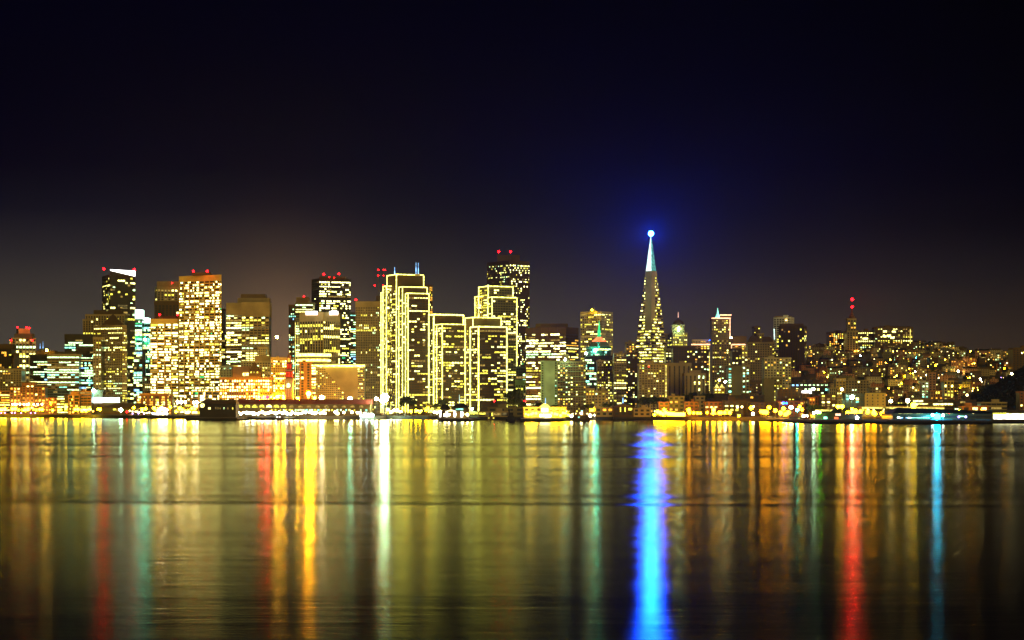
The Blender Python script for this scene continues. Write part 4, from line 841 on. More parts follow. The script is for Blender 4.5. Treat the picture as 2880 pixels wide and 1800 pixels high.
while len(placed) < 290 and tries < 9000:
    tries += 1
    Y = R.uniform(2700, 4150); xs = R.uniform(1990, 2875)
    X = px(xs, Y)
    z = gz(X, Y); ys = HY - (z - CH) / Y * K
    if z < 14 and xs > 2050: 
        if R.random() < .6: continue
    u = (xs - 2985) / 185.0; v = (Y - 2850) / 260.0
    if 74 * math.exp(-u * u * 0.9 - v * v) > 9: continue
    if xs < 2290 and R.random() < .6: continue
    W = R.uniform(11, 24); H = R.uniform(7, 14) * (1.35 if R.random() < .15 else 1); D = R.uniform(10, 16)
    if any(abs(X - p[0]) < (W + p[2]) / 2 + 1 and abs(Y - p[1]) < (D + p[3]) / 2 + 4 for p in placed): continue
    placed.append((X, Y, W, D))
    wk, wn = R.choice(WALLS); gab = R.random() < .35; st = 'two' if H < 9 else ('three' if H < 12 else 'four')
    yaw = R.uniform(-.35, .35); co, si = math.cos(yaw), math.sin(yaw)
    root = thing('hillside_house', '', 'house', (X, Y, z), 'houses stacked up the hillside')
    A = (X - co * W / 2, Y - si * W / 2); d = (co, si); n = (si, -co)
    dark = MB(); dark.obox(A, d, n, 0, W, -D, 0, z - 5, z + H, 0)
    mb = MB()
    def hp(u, w, zz): return (A[0] + d[0] * u + n[0] * w, A[1] + d[1] * u + n[1] * w, zz)
    if gab:
        mb.hexa([hp(-.4, .4, z + H), hp(W + .4, .4, z + H), hp(W + .4, -D - .4, z + H), hp(-.4, -D - .4, z + H), hp(-.4, -D / 2 + .2, z + H + 3), hp(W + .4, -D / 2 + .2, z + H + 3), hp(W + .4, -D / 2 - .2, z + H + 3), hp(-.4, -D / 2 - .2, z + H + 3)])
    else:
        mb.obox(A, d, n, -.3, W + .3, -D - .3, .3, z + H, z + H + .7)
    rf = part(root, 'roof', mb, M[R.choice(['umber', 'black', 'brown'])])
    mb = MB(); hz = z + H + (1.2 if gab else .72)
    if gab: mb.obox(A, d, n, W * .2, W * .2 + 1.1, -D * .35, -D * .35 + 1, hz, z + H + 4.2)
    else: mb.obox(A, d, n, W * .3, W * .3 + 3, -D * .6, -D * .3, hz, z + H + 3)
    part(root, 'chimney' if gab else 'stair_head', mb, M[wk]).parent = rf
    nr = 2 if H < 9 else (3 if H < 12 else 4); ncol = int(W / 3.4); lit = 0; an = math.atan2(si, co)
    pl = R.uniform(.05, .45); tone = R.choice(['home', 'home', 'amber', 'yellow', 'cool'])
    for i in range(nr):
        for j in range(ncol):
            uc = W * (j + .5) / ncol; zc = z + H * (i + .55) / nr
            if R.random() < pl and lit < 9:
                k = pick(tone); o = link('window', cube_mesh(k), root, (A[0] + d[0] * uc + n[0] * .12 - X, A[1] + d[1] * uc + n[1] * .12 - Y, zc - z)); o.rotation_euler = (0, 0, an); o.scale = (R.uniform(1.1, 2.2), .25, R.uniform(1.1, 1.8)); lit += 1
            else: dark.obox(A, d, n, uc - .8, uc + .8, .01, .12, zc - .8, zc + .8, 1)
    part(root, 'wall', dark, [M[wk], M['glass']])
    u_ = (Y - 2700) / 1450
    band = 'slope foot' if u_ < .2 else 'low slope' if u_ < .4 else 'mid slope' if u_ < .6 else 'high slope' if u_ < .8 else 'ridge top'
    nw = 'no lit window' if lit == 0 else 'one lit window' if lit == 1 else 'few lit windows' if lit < 5 else 'many lit windows'
    hl.append((xs, root, '%s %s house with %s, %s, %s' % (wn, 'gabled' if gab else 'flat-roofed', nw, band, near(xs))))
uniq(hl, '')
hl2 = []

# ================================================================ TREES
def crown_mesh(seed, rx, rz, n=420, mat='leaf'):
    r = random.Random(seed); mb = MB(); blobs = [(r.uniform(-.6, .6), r.uniform(-.6, .6), r.uniform(-.35, .6), r.uniform(.35, .62)) for _ in range(9)]
    for _ in range(n):
        b = r.choice(blobs); a = r.uniform(0, 6.28); c = r.uniform(-1, 1); q = math.sqrt(1 - c * c); k = b[3] * r.uniform(.75, 1.1)
        p = Vector(((b[0] + k * q * math.cos(a)) * rx, (b[1] + k * q * math.sin(a)) * rx, (b[2] + k * c) * rz)); s = r.uniform(.5, 1.15)
        u = Vector((r.gauss(0, 1), r.gauss(0, 1), r.gauss(0, 1))).normalized(); v = u.orthogonal().normalized(); 
        mb.poly([p - u * s, p + v * s * .6, p + u * s, p - v * s * .6])
    return mb.mesh('leaf_clumps', mat)
M['leaf'] = wallmat('leaf', (.035, .05, .012), .6, .5, .3); M['bark'] = wallmat('bark', (.05, .035, .02)); M['palm'] = wallmat('palm_leaf', (.05, .07, .015), .5, .4, .3)
crowns = [crown_mesh(s, 5.5, 4.2, 420, M['leaf']) for s in (1, 2, 3)]
def trunk_mesh(h):
    mb = MB(); mb.tube((0, 0, 0), (0, 0, h), .5, .3, 7)
    for i in range(4): a = i * 1.6; mb.tube((0, 0, h * .75), (2.4 * math.cos(a), 2.4 * math.sin(a), h * 1.25), .22, .1, 5)
    return mb.mesh('trunk', M['bark'])
tr_me = trunk_mesh(6)
TR = []
def tree(x, ytop, Y, s=1.0, k=None, desc='dark round-crowned tree', place=''):
    X = px(x, Y); z = gz(X, Y); root = thing('tree', '', 'tree', (X, Y, z), 'dark trees by the waterfront' if Y < 2700 and x < 2150 else 'dark trees on the slope')
    Ht = max(5, (pz(ytop, Y) - z)); sc = s
    t = link('trunk', tr_me, root); t.scale = (sc, sc, (Ht - 4.5 * sc) / 7.2)
    c = link('crown', crowns[R.randrange(3) if k is None else k], root, (0, 0, Ht - 4.4 * sc)); c.scale = (sc * R.uniform(.9, 1.2), sc, sc * R.uniform(.85, 1.1)); c.rotation_euler = (0, 0, R.uniform(0, 6))
    TR.append((x, root, desc + ' ' + place)); return root
for x, y, s in ((1135, 1118, 1.0), (1143, 1113, 1.1), (1152, 1117, 1.2), (1160, 1124, 1.0), (1127, 1128, .8)): tree(x, y, 2580, s, place='at the foot of the tallest outlined tower')
for x, y, s in ((1208, 1132, .9), (1220, 1134, .9), (1243, 1126, 1.1), (1252, 1122, 1.2)): tree(x, y, 2580, s, place='behind the dark hipped pier pavilion')
for x, y, s in ((1425, 1108, 1.1), (1434, 1097, 1.4), (1446, 1094, 1.5), (1458, 1104, 1.3), (1452, 1118, 1.2), (1437, 1122, 1.2), (1468, 1130, 1.0)): tree(x, y, 2560, s, place='before the small columned green building')
for x, y, s in ((1504, 1133, .9), (1514, 1131, .9), (1560, 1137, .8), (1572, 1139, .8)): tree(x, y, 2440, s, place='above the floodlit pier hall roof')
for x, y, s in ((1803, 1120, 1.2), (1813, 1111, 1.5), (1824, 1118, 1.2), (1838, 1112, 1.4), (1850, 1117, 1.3), (1871, 1118, 1.1)): tree(x, y, 2600, s, place='in front of the broad balcony block')
for x, y, s in ((1892, 1106, 1.1), (1935, 1107, 1.5), (1944, 1103, 1.5), (1928, 1118, 1.2), (1985, 1106, 1.2), (1994, 1105, 1.2)): tree(x, y, 2650, s, place='in front of the grey slotted pair')
for x, y, s in ((2284, 1138, 1.2), (2294, 1134, 1.3), (2304, 1141, 1.1), (2370, 1150, 1.0), (2380, 1146, 1.1)): tree(x, y, 2280, s, place='on the quay behind the pier cafe')
for x, y, s in ((1650 - 4 * 0, 1134, .9), (1664, 1136, .8), (1700, 1132, .8), (1712, 1134, .8), (1733, 1132, .8), (1768, 1134, .8)): tree(x, y, 2520, s, place='above the tan pier buildings')
for i in range(64):
    Y = R.uniform(2850, 4050); x = R.uniform(2240, 2870); X = px(x, Y)
    if any(abs(X - p[0]) < p[2] / 2 + 4 and abs(Y - p[1]) < p[3] / 2 + 5 for p in placed): continue
    z = gz(X, Y); u_ = (Y - 2700) / 1450
    tree(x, HY - (z + R.uniform(8, 12) - CH) / Y * K, Y, R.uniform(.8, 1.2), place=('low' if u_ < .4 else 'halfway up' if u_ < .7 else 'high') + ' on the slope ' + near(x))
for i in range(26): x = 2240 + R.uniform(0, 330); Y = 4120; X = px(x, Y); tree(x, HY - (gz(X, Y) + R.uniform(7, 11) - CH) / Y * K, Y, R.uniform(.8, 1.1), place='on the ridge line ' + near(x))
for i in range(24): x = 2570 + i * 12.5; Y = 4150; X = px(x, Y); tree(x, HY - (gz(X, Y) + R.uniform(6, 9) - CH) / Y * K, Y, R.uniform(.7, 1.0), place='on the ridge line ' + near(x))
# palms
pm = MB()
for i in range(16):
    a = i * 2.4; dz = R.uniform(-.3, .5); p0 = Vector((0, 0, 0)); 
    for k in range(3):
        p1 = p0 + Vector((math.cos(a) * 1.1, math.sin(a) * 1.1, dz - k * .75)); s = Vector((-math.sin(a), math.cos(a), 0)) * (.45 - .12 * k)
        pm.poly([p0 - s, p0 + s, p1 + s * .7, p1 - s * .7]); p0 = p1
palm_crown = pm.mesh('fronds', M['palm']); mb = MB(); mb.tube((0, 0, 0), (0, 0, 1), .3, .22, 7); palm_trunk = mb.mesh('palm_trunk', M['bark'])
for x, y, Y, pl in ((1086, 1141, 2580, 'at the cyan-lit plaza'), (1094, 1145, 2580, 'at the cyan-lit plaza'), (1102, 1140, 2580, 'at the cyan-lit plaza'), (1166, 1143, 2570, 'between the amber plaza lamps'), (1180, 1146, 2570, 'between the amber plaza lamps'), (1194, 1143, 2570, 'between the amber plaza lamps'),
                 (246, 1141, 3075, 'before the lit billboards'), (278, 1137, 3075, 'before the lit billboards'), (150, 1144, 3075, 'before the dim brick house'), (2488, 1146, 2260, 'on the quay left of the arcade pier shed'), (2500, 1150, 2260, 'on the quay left of the arcade pier shed'),
                 (60, 1143, 3075, 'before the big brick hotel'), (22, 1142, 3075, 'before the big brick hotel')):
    X = px(x, Y); z = GZ; root = thing('palm_tree', '', 'palm tree', (X, Y, z), 'palm trees along the quay'); h = pz(y, Y) - z
    t = link('trunk', palm_trunk, root); t.scale = (1, 1, h); c = link('crown', palm_crown, root, (0, 0, h)); c.scale = (1.4, 1.4, 1.3); TR.append((x, root, 'thin dark palm tree ' + pl))
uniq(TR, '')
# woodland on the right hill: nobody could count it
mb = MB(); r = random.Random(5)
for _ in range(11000):
    xs = r.uniform(2640, 3150); Y = r.uniform(2480, 3150); u = (xs - 2985) / 185.0; v = (Y - 2850) / 260.0
    if 74 * math.exp(-u * u * .9 - v * v) < 8: continue
    X = px(xs, Y); zz = gz(X, Y) + r.uniform(0, 7) ; s = r.uniform(1.2, 2.6); p = Vector((X, Y, zz)); u = Vector((r.gauss(0, 1), r.gauss(0, 1), r.gauss(0, 1))).normalized(); v = u.orthogonal().normalized()
    mb.poly([p - u * s, p + v * s * .7, p + u * s, p - v * s * .7])
M['wood'] = wallmat('woodland_leaf', (.008, .010, .004), .7, .5, .1)
struct('woodland', mb, M['wood'], 'stuff')

# ================================================================ LAMPS
LP = []
mb = MB(); mb.tube((0, 0, 0), (0, 0, 1), .16, .09, 6); pole_me = mb.mesh('pole', M['metal'])
mb = MB(); mb.lathe((0, 0, 0), [(.45, 0), (.6, .35), (.35, .5)], 8); cap_me = mb.mesh('lamp_cap', M['metal'])
def zground(X, Y):
    return gz(X, Y) if Y > shoreY(X) else 3.2
def lamp(x, y, kind='amber', r=1.5, Y=None, desc=None, place=None, name='street_lamp', cat='street lamp', group='street lamps along the waterfront'):
    if Y is None: Y = shoreY(px(x, 2800)) + 28
    X = px(x, Y); g = zground(X, Y); h = pz(y, Y) - g
    if h < 2.5: h = 2.5
    root = thing(name, '', cat, (X, Y, g), group)
    p = link('pole', pole_me, root); p.scale = (max(1, r), max(1, r), h - r * .9)
    o = link('lamp_globe', globe_mesh(L[kind], 2), root, (0, 0, h)); o.scale = (r, r, r)
    c = link('lamp_cap', cap_me, root, (0, 0, h + r * .93)); 
    LP.append((x, root, (desc or {'amber': 'glowing amber street lamp', 'gold': 'golden street lamp', 'white': 'white street lamp', 'bluewhite': 'blue-white quay lamp', 'mint': 'mint-white lamp', 'small': 'small warm lamp', 'small_orange': 'small orange lamp', 'red': 'red lamp', 'redsmall': 'small red lamp', 'purple': 'tiny violet lamp', 'green': 'green lamp', 'blue': 'deep blue lamp', 'star': 'bright star-like lamp', 'cyan': 'cyan lamp', 'bluewhite': 'blue-white quay lamp'}.get(kind, 'bright floodlight')) + ' ' + (place or '')))
    return root
def many(xs, y, kind, r, place, jit=1.5, Y=None, **k):
    for x in xs: lamp(x + R.uniform(-1, 1), y + R.uniform(-jit, jit), kind, r * R.uniform(.85, 1.15), Y, place=place, **k)
many((3, 9, 15), 1150, 'gold', 2.0, 'before the left-edge brick hotel wing'); many((35, 42, 46, 56, 67, 76, 81, 95, 107, 119), 1137, 'white', 1.1, 'on the front of the big brick hotel', .8, Y=3100)
many((35, 43, 72, 80, 112, 118), 1151, 'gold', 2.1, 'on the quay before the big brick hotel', 2); many((52, 62, 95, 103), 1153, 'amber', 1.4, 'on the quay before the big brick hotel', 2)
many((142, 143), 1133, 'amber', 1.2, 'on the dim brick house', 4, Y=3100); many((147, 165, 170), 1153, 'gold', 1.6, 'between the dim brick house and the gabled house'); many((184, 186), 1147, 'gold', 1.9, 'left of the gabled orange house', 4)
many((212, 219, 231, 242, 248, 252), 1152, 'gold', 2.1, 'before the orange brick ribbon office', 3); many((276, 281), 1152, 'gold', 1.9, 'below the lit billboards')
many((205, 262), 1158, 'small_orange', 1.0, 'low on the left quay'); many((4, 14, 33, 42, 60, 87, 98), 1164, 'purple', .7, 'on the quay edge below the big brick hotel', .8, Y=3062)
lamp(340, 1153, 'mint', 2.4, place='beside the dark hipped pier shed'); lamp(357, 1158, 'redsmall', 1.3, place='beside the dark hipped pier shed')
many((365, 372, 380, 386, 392, 400, 407, 414, 420), 1158, 'small', .9, 'among the cars right of the hipped pier shed', 4); many((374, 390, 405), 1163, 'purple', .8, 'among the cars right of the hipped pier shed', 1)
many((376, 399, 410, 433, 445, 452, 478, 505, 512, 540, 548), 1148, 'gold', 1.9, 'at the foot of the gold pair', 4); many((440, 455, 495, 520, 530), 1155, 'gold', 1.7, 'at the foot of the gold pair', 4)
many((500, 510, 520, 545, 555), 1131, 'flood_white', 1.7, 'between the gold pair and the round-shouldered shed', 3, Y=2800, cat='floodlight', name='floodlight', desc='white floodlight', group='floodlights around the terminal')
many((450, 456, 462, 468), 1151, 'flood_white', 1.8, 'above the bright moored ferry', 3, cat='floodlight', name='floodlight', desc='white floodlight', group='floodlights around the terminal')
for i in range(34): lamp(664 + i * 7.6 + R.uniform(-2, 2), 1162 + R.uniform(-3, 2.5), R.choice(['white', 'bluewhite', 'white', 'white']), R.uniform(1.0, 1.7), 2560 if i % 2 else 2590, place='on the quay before the long terminal')
many((944, 950, 966, 990, 1005, 1014, 1028), 1161, 'white', 1.4, 'before the cyan-lit end of the terminal', 2, Y=2580)
# big floodlights behind the terminal roof
FL = dict(cat='floodlight', name='floodlight', group='floodlights around the terminal')
for x, y, k, r, Y, ds in ((905, 1119, 'flood_white', 3.0, 2715, 'large white floodlight on the terminal roof left of the cyan one'), (868, 1107, 'flood_blaze', 3.0, 2700, 'large orange floodlight before the terraced hotel'), (985, 1122, 'flood_mint', 2.8, 2700, 'large cyan-white floodlight above the terminal roof'),
                          (1082, 1118, 'flood_big', 5.0, 2640, 'huge white floodlight at the foot of the tallest outlined tower'), (1076, 1126, 'flood_big', 3.0, 2645, 'smaller mint floodlight beside the huge white one'), (799, 1119, 'flood_orange', 2.6, 2745, 'orange floodlight just left of the clock tower base'),
                          (779, 1116, 'flood_orange', 2.6, 3085, 'orange floodlight before the yellow-washed slab'), (742, 1121, 'flood_orange', 1.0, 3050, 'orange floodlight at the right foot of the orange classical block'), (760, 1116, 'flood_orange', 2.2, 3095, 'gold floodlight left of the yellow-washed slab'),
                          (838, 1120, 'flood_orange', 1.8, 2750, 'small orange floodlight right of the clock tower'), (885, 1119, 'flood_orange', 2.0, 2720, 'orange floodlight between the two biggest warm ones'), (1058, 1122, 'pinkw', 2.0, 2640, 'pinkish floodlight left of the huge white one')):
    lamp(x, y, 'flood_white' if k == 'pinkw' else k, r, Y, desc=ds, place='', **FL)
lamp(752, 1117, 'red', 2.6, 2700, desc='red lamp behind the terminal roof left of the clock tower', place='', **FL); lamp(733, 1119, 'red', 1.8, 2700, desc='smaller red lamp behind the terminal roof', place='', **FL)
lamp(779, 948, 'star', 2.4, 3300, desc='lone star-bright lamp on a tall mast above the clock tower', place='', name='mast_lamp', cat='lamp mast', group=None)
many((722, 731, 737, 744, 751), 1119, 'gold', 1.5, 'along the foot of the orange classical block', .6, Y=3040)
# plaza under outlined towers
many((1090, 1100, 1108, 1118, 1126), 1156, 'white', 1.5, 'on the plaza under the tallest outlined tower', 4); many((1138, 1144, 1141, 1198, 1203), 1150, 'amber', 1.7, 'among the plaza palms', 4); many((1156, 1170, 1181, 1212), 1158, 'gold', 1.8, 'on the plaza between the palms', 3)
many((1222, 1229, 1238), 1160, 'white', 1.4, 'left of the round-nosed pier', 2); many((1328, 1337, 1352, 1362, 1372, 1385, 1400, 1415), 1163, 'gold', 1.4, 'between the kiosk and the tugboat', 2); many((1252, 1262, 1279, 1302, 1315), 1166, 'white', 1.3, 'on the round-nosed pier', 2, Y=2330)
lamp(1390, 1128, 'redsmall', 1.0, 2700, place='low before the second tallest outlined tower'); lamp(1476, 1128, 'redsmall', 1.0, 2700, place='beside the cross-braced block')
# pier hall
many((1478, 1486, 1494, 1500, 1508, 1552, 1560, 1566, 1576, 1584, 1590, 1598), 1165, 'gold', 1.5, 'on the forecourt of the floodlit pier hall', 4, Y=2315); many((1522, 1528, 1534, 1540, 1546), 1170, 'white', 1.2, 'before the pier hall entrance', 3, Y=2310)
many((1450, 1456), 1172, 'gold', 1.5, 'left of the floodlit pier hall'); lamp(1607, 1175, 'white', 1.6, 2300, place='left of the dark moored boat'); lamp(1660, 1175, 'white', 1.6, 2380, place='right of the dark moored boat')
many((1662, 1667, 1672), 1152, 'amber', 1.5, 'right of the dark moored boat', 5); many((1687, 1707, 1727, 1753, 1776), 1164, 'gold', 1.1, 'standing before the tan pier buildings', 1)
for i in range(26): lamp(1672 + i * 4.5, 1174 + R.uniform(-.6, .6), 'bluewhite' if i % 3 else 'white', .8, 2465, desc='small blue-white railing lamp', place='in the row below the gabled pier building', name='railing_lamp', cat='railing lamp', group='railing lamps on the quay edge')
lamp(1752, 1165, 'star', 1.6, 2475, place='before the dark gabled pier building')
many((1800, 1815, 1823, 1840), 1165, 'gold', 1.6, 'right of the gabled pier building', 3)
for x in (1850, 1858, 1866, 1872, 1880, 1887, 1894, 1901, 1908, 1915, 1922): lamp(x, 1163 + R.uniform(-5, 5), 'gold', 2.3, 2480 + R.uniform(0, 30), place='in the blazing cluster on the quay'); 
lamp(1868, 1153, 'amber', 2.0, place='above the blazing cluster'); lamp(1937, 1153, 'amber', 2.2, place='before the orange brick row house'); lamp(1939, 1161, 'amber', 1.7, place='before the orange brick row house')
many((1950, 1962, 1969, 1990), 1161, 'amber', 1.5, 'before the long dark red warehouse'); lamp(2007, 1153, 'gold', 2.0, place='before the long dark red warehouse'); lamp(2006, 1162, 'amber', 1.8, place='before the long dark red warehouse')
many((2023, 2029, 2039, 2052), 1160, 'amber', 2.0, 'before the pilastered warehouse', 1.5); many((2074, 2086, 2120), 1144, 'small', 1.2, 'on the pilastered warehouse front', 2); lamp(2113, 1147, 'amber', 2.3, 2420, place='high between the brown warehouses'); lamp(2118, 1164, 'white', 1.6, place='low between the brown warehouses'); lamp(2078, 1171, 'gold', 1.2, place='low on the quay before the pilastered warehouse')
many((2141, 2149, 2155, 2152), 1158, 'amber', 2.3, 'at the left end of the brick warehouse row', 4); lamp(2163, 1146, 'amber', 2.0, place='left in the parking lot of amber lamps')
many((2181, 2195, 2204, 2209, 2216), 1157, 'amber', 2.2, 'in the parking lot of amber lamps', 8); many((2223, 2227), 1145, 'white', 1.7, 'behind the parking lot of amber lamps'); lamp(2249, 1144, 'gold', 1.6, place='over the small moored boats'); lamp(2242, 1153, 'teal', 1.5, desc='small teal lamp', place='over the small moored boats'); lamp(2256, 1152, 'amber', 1.5, place='over the small moored boats')
lamp(2203, 1134, 'blue', 1.4, 2420, place='on the brick warehouse row'); lamp(2212, 1134, 'blue', 1.1, 2420, place='on the brick warehouse row')
many((2261, 2269), 1180, 'white', 1.6, 'beside the small moored boats'); 
many((2357, 2368), 1144, 'gold', 2.3, 'left of the long lit canopy', 2); many((2385, 2396, 2405, 2421), 1158, 'amber', 2.4, 'below the left end of the long lit canopy', 5); lamp(2396, 1151, 'gold', 1.5, place='below the left end of the long lit canopy')
many((2441, 2457, 2461, 2482), 1161, 'amber', 2.4, 'on the quay under the long lit canopy', 3); lamp(2368, 1095, 'white', 1.6, 2620, place='above the dark flat block'); lamp(2396, 1117, 'mint', 2.4, 2500, place='left of the pale yellow hall')
lamp(2505, 1128, 'white', 2.0, 2480, place='right of the pale yellow hall'); lamp(2553, 1127, 'white', 2.3, 2460, place='above the arcade pier shed'); lamp(2569, 1140, 'gold', 3.0, 2300, place='above the arcade pier shed')
lamp(2636, 1174, 'cyan', 3.4, 2072, desc='dazzling cyan lamp on the dark right-hand pier', place='', name='pier_lamp', cat='pier lamp', group=None); lamp(2623, 1167, 'bluewhite', 1.2, 2074, place='left of the dazzling cyan lamp'); lamp(2652, 1168, 'bluewhite', 1.2, 2074, place='right of the dazzling cyan lamp')
many((2668, 2690, 2697), 1155, 'gold', 2.2, 'before the pinkish depot', 3, Y=2330); lamp(2669, 1161, 'redsmall', 1.2, 2330, place='before the pinkish depot'); many((2737, 2730), 1166, 'small', 1.3, 'on the roof of the dark right pier', 1, Y=2150)
many((2697, 2717), 1178, 'purple', .8, 'low on the dark right pier', 1, Y=2074); many((2762, 2770), 1152, 'small_orange', 1.3, 'on the pinkish depot', 2, Y=2350); lamp(2720, 1111, 'small', 1.4, 2500, place='alone on the dark wooded hill foot')
# lamps up the hill: given pixel spots from the photo
for x, y, k, r in ((2680, 1077, 'gold', 2.2), (2668, 1090, 'gold', 1.9), (2695, 1044, 'white', 2.4), (2725, 1042, 'gold', 2.2), (2720, 1062, 'gold', 2.6), (2678, 1094, 'gold', 2.2), (2656, 1095, 'gold', 2.0), (2702, 1085, 'white', 2.2), (2700, 1093, 'gold', 1.8), (2757, 1066, 'white', 1.8), (2760, 1073, 'white', 1.6),
                   (2618, 1096, 'blue', 1.8), (2640, 1106, 'gold', 1.9), (2630, 1112, 'gold', 1.8), (2608, 1101, 'small', 1.4), (2568, 1090, 'small', 1.6), (2606, 1055, 'white', 1.8), (2631, 1028, 'amber', 1.8), (2640, 1063, 'small', 1.5), (2650, 1055, 'small', 1.4), (2774, 1000, 'white', 1.9), (2766, 1008, 'small', 1.3),
                   (2618, 992, 'blue', 1.3), (2648, 989, 'small', 1.6), (2628, 984, 'gold', 1.3), (2665, 990, 'small', 1.5), (2676, 990, 'small', 1.2), (2575, 1007, 'teal', 1.5), (2574, 1045, 'white', 1.5), (2845, 1052, 'white', 2.4), (2840, 1060, 'gold', 1.6), (2822, 1064, 'small', 1.4), (2805, 1066, 'small', 1.4), (2795, 1065, 'small', 1.3), (2815, 1063, 'purple', 2.0),
                   (2412, 1017, 'white', 1.8), (2283, 1019, 'small_orange', 1.8), (2376, 1005, 'small', 1.5), (2420, 1000, 'bluewhite', 1.3), (2459, 1011, 'small', 1.5), (2484, 1018, 'gold', 1.6), (2340, 1012, 'small', 1.4), (2366, 1039, 'small', 1.3), (2228, 1018, 'small_orange', 1.4), (2250, 1014, 'small', 1.3), (2468, 1060, 'gold', 1.7), (2450, 1078, 'gold', 1.8),
                   (2467, 1094, 'purple', 2.2), (2476, 1092, 'white', 1.4), (2500, 1092, 'gold', 1.5), (2290, 996, 'small', 1.4), (2312, 993, 'white', 1.5), (2330, 972, 'mint', 1.8), (2300, 1052, 'gold', 1.4), (2318, 1048, 'gold', 1.4), (2430, 1040, 'small', 1.3), (2520, 1035, 'small', 1.4), (2545, 1058, 'gold', 1.5), (2560, 1052, 'amber', 1.5), (2535, 1078, 'gold', 1.7),
                   (2522, 1093, 'small', 1.4), (2590, 1062, 'small', 1.3), (2735, 1100, 'small', 1.3), (2710, 1030, 'small', 1.2), (2735, 1023, 'small_orange', 1.3), (2688, 1016, 'small', 1.4), (2700, 1016, 'white', 1.3), (2785, 1025, 'small', 1.2), (2808, 1025, 'small_orange', 1.4), (2832, 1021, 'small', 1.3), (2840, 1037, 'small_orange', 1.5), (2825, 1036, 'amber', 1.5), (2870, 1023, 'small_orange', 1.3)):
    # find the distance where a 7 m lamp on the slope appears at this height in the photo
    best = min((abs(HY - (gz(px(x, Y), Y) + 7 - CH) / Y * K - y), Y) for Y in range(2620, 4200, 12))
    u_ = (best[1] - 2700) / 1450
    lamp(x, y, k, r * .72, best[1], place=('low' if u_ < .35 else 'halfway up' if u_ < .65 else 'high') + ' on the slope ' + near(x), group='lamps on the hillside', name='hillside_lamp')
n_ = 0
while n_ < 70:
    Y = R.uniform(2760, 4080); x = R.uniform(2240, 2870); X = px(x, Y)
    if any(abs(X - p[0]) < p[2] / 2 + 2 and abs(Y - p[1]) < p[3] / 2 + 2 for p in placed) or gz(X, Y) > 40 and x > 2780: continue
    n_ += 1; u_ = (Y - 2700) / 1450
    lamp(x, HY - (gz(X, Y) + 6.5 - CH) / Y * K, 'tiny', R.uniform(.6, 1.0), Y, desc='little orange street lamp', place=('low' if u_ < .35 else 'halfway up' if u_ < .65 else 'high') + ' on the slope ' + near(x), group='lamps on the hillside', name='hillside_lamp')
uniq(LP, '')

# ================================================================ BOATS, CARS, PIERS
def hull(mb, Ln, W, H, z=-.8, mi=0, rake=.12):
    q = [(-Ln / 2, 0), (-Ln / 2 + Ln * rake, -W / 2), (Ln / 2 - Ln * .05, -W / 2), (Ln / 2, -W / 2 * .7), (Ln / 2, W / 2 * .7), (Ln / 2 - Ln * .05, W / 2), (-Ln / 2 + Ln * rake, W / 2)]
    bt = [(x * .93, y * .8, z) for x, y in q]; tp = [(x, y, H + (1.0 if i in (0,) else 0)) for i, (x, y) in enumerate(q)]
    mb.poly(bt[::-1], mi); mb.poly(tp, mi)
    for i in range(7): j = (i + 1) % 7; mb.poly([bt[i], bt[j], tp[j], tp[i]], mi)
def ferry(x, Y, Ln, label, wall, win, lit, decks=2, s=1.0):
    X = px(x, Y); root = thing('ferry_boat', label, 'ferry', (X, Y, 0)); 
    def lp(nm, mb, mt): return link(nm, mb.mesh(nm, mt), root)
    mb = MB(); hull(mb, Ln, Ln * .26, 2.4 * s); lp('hull', mb, M[wall]); z = 2.4 * s
    for dk in range(decks):
        l = Ln * (.78 - .16 * dk); w = Ln * .2; mb = MB(); mb.box(-l / 2 + 1, l / 2, -w / 2, w / 2, z + .02, z + 2.6 * s); lp('cabin', mb, M[wall])
        n = int(l / 3)
        for i in range(n):
            xx = -l / 2 + 2 + i * (l - 3) / max(1, n - 1)
            if R.random() < lit: mb = MB(); mb.box(xx - .9, xx + .9, -w / 2 - .15, -w / 2 - .01, z + .9 * s, z + 2.1 * s); lp('window', mb, E[win])
        z += 2.6 * s; mb = MB(); mb.box(-l / 2, l / 2 + .6, -w / 2 - .5, w / 2 + .5, z + .02, z + .25); lp('deck_roof', mb, M[wall]); z += .27
    mb = MB(); mb.box(-Ln * .2, -Ln * .05, -1.6, 1.6, z + .01, z + 2.2 * s); lp('wheelhouse', mb, M[wall]); mb = MB(); mb.tube((0, 0, z), (0, 0, z + 6 * s), .18, .08, 6); lp('mast', mb, M['metal'])
    return root, z
r0, z = ferry(452, 2950, 24, 'bright white moored ferry washed in blue light below the gold pair', 'white', 'white', 1.0)
for dx, k in ((-10, 'bluewhite'), (-4, 'bluewhite'), (3, 'white'), (9, 'bluewhite')): o = link('deck_lamp', globe_mesh(L[k], 2), r0, (dx, -3.5, 6)); o.scale = (1.3,) * 3
r0, z = ferry(1034, 2520, 20, 'small moored ferry with blue-white deck lights at the terminal end', 'white', 'blueish', .9)
for dx, k in ((-8, 'bluewhite'), (-1, 'bluewhite'), (6, 'mint')): o = link('deck_lamp', globe_mesh(L[k], 2), r0, (dx, -3, 5.5)); o.scale = (1.4,) * 3
r0, z = ferry(1635, 2230, 20, 'dark multi-deck boat moored between the pier hall and tan pier', 'umber', 'cyan', .08, 4, 1.15)
o = link('deck_lamp', globe_mesh(L['white'], 2), r0, (0, -3, 8.6)); o.scale = (1.0,) * 3
for dx in (-9, -6, 6, 9): o = link('deck_lamp', globe_mesh(L['small'], 1), r0, (dx, -3, 8.3)); o.scale = (.5,) * 3
ferry(1435, 2200, 10, 'dark tugboat moored before the waterside trees', 'black', 'amber', .3, 2, 1.2)
ferry(2272, 2120, 16, 'low dark boat with a reddish hull beside the green-lit pier', 'redroof', 'amber', .3, 1, .8)
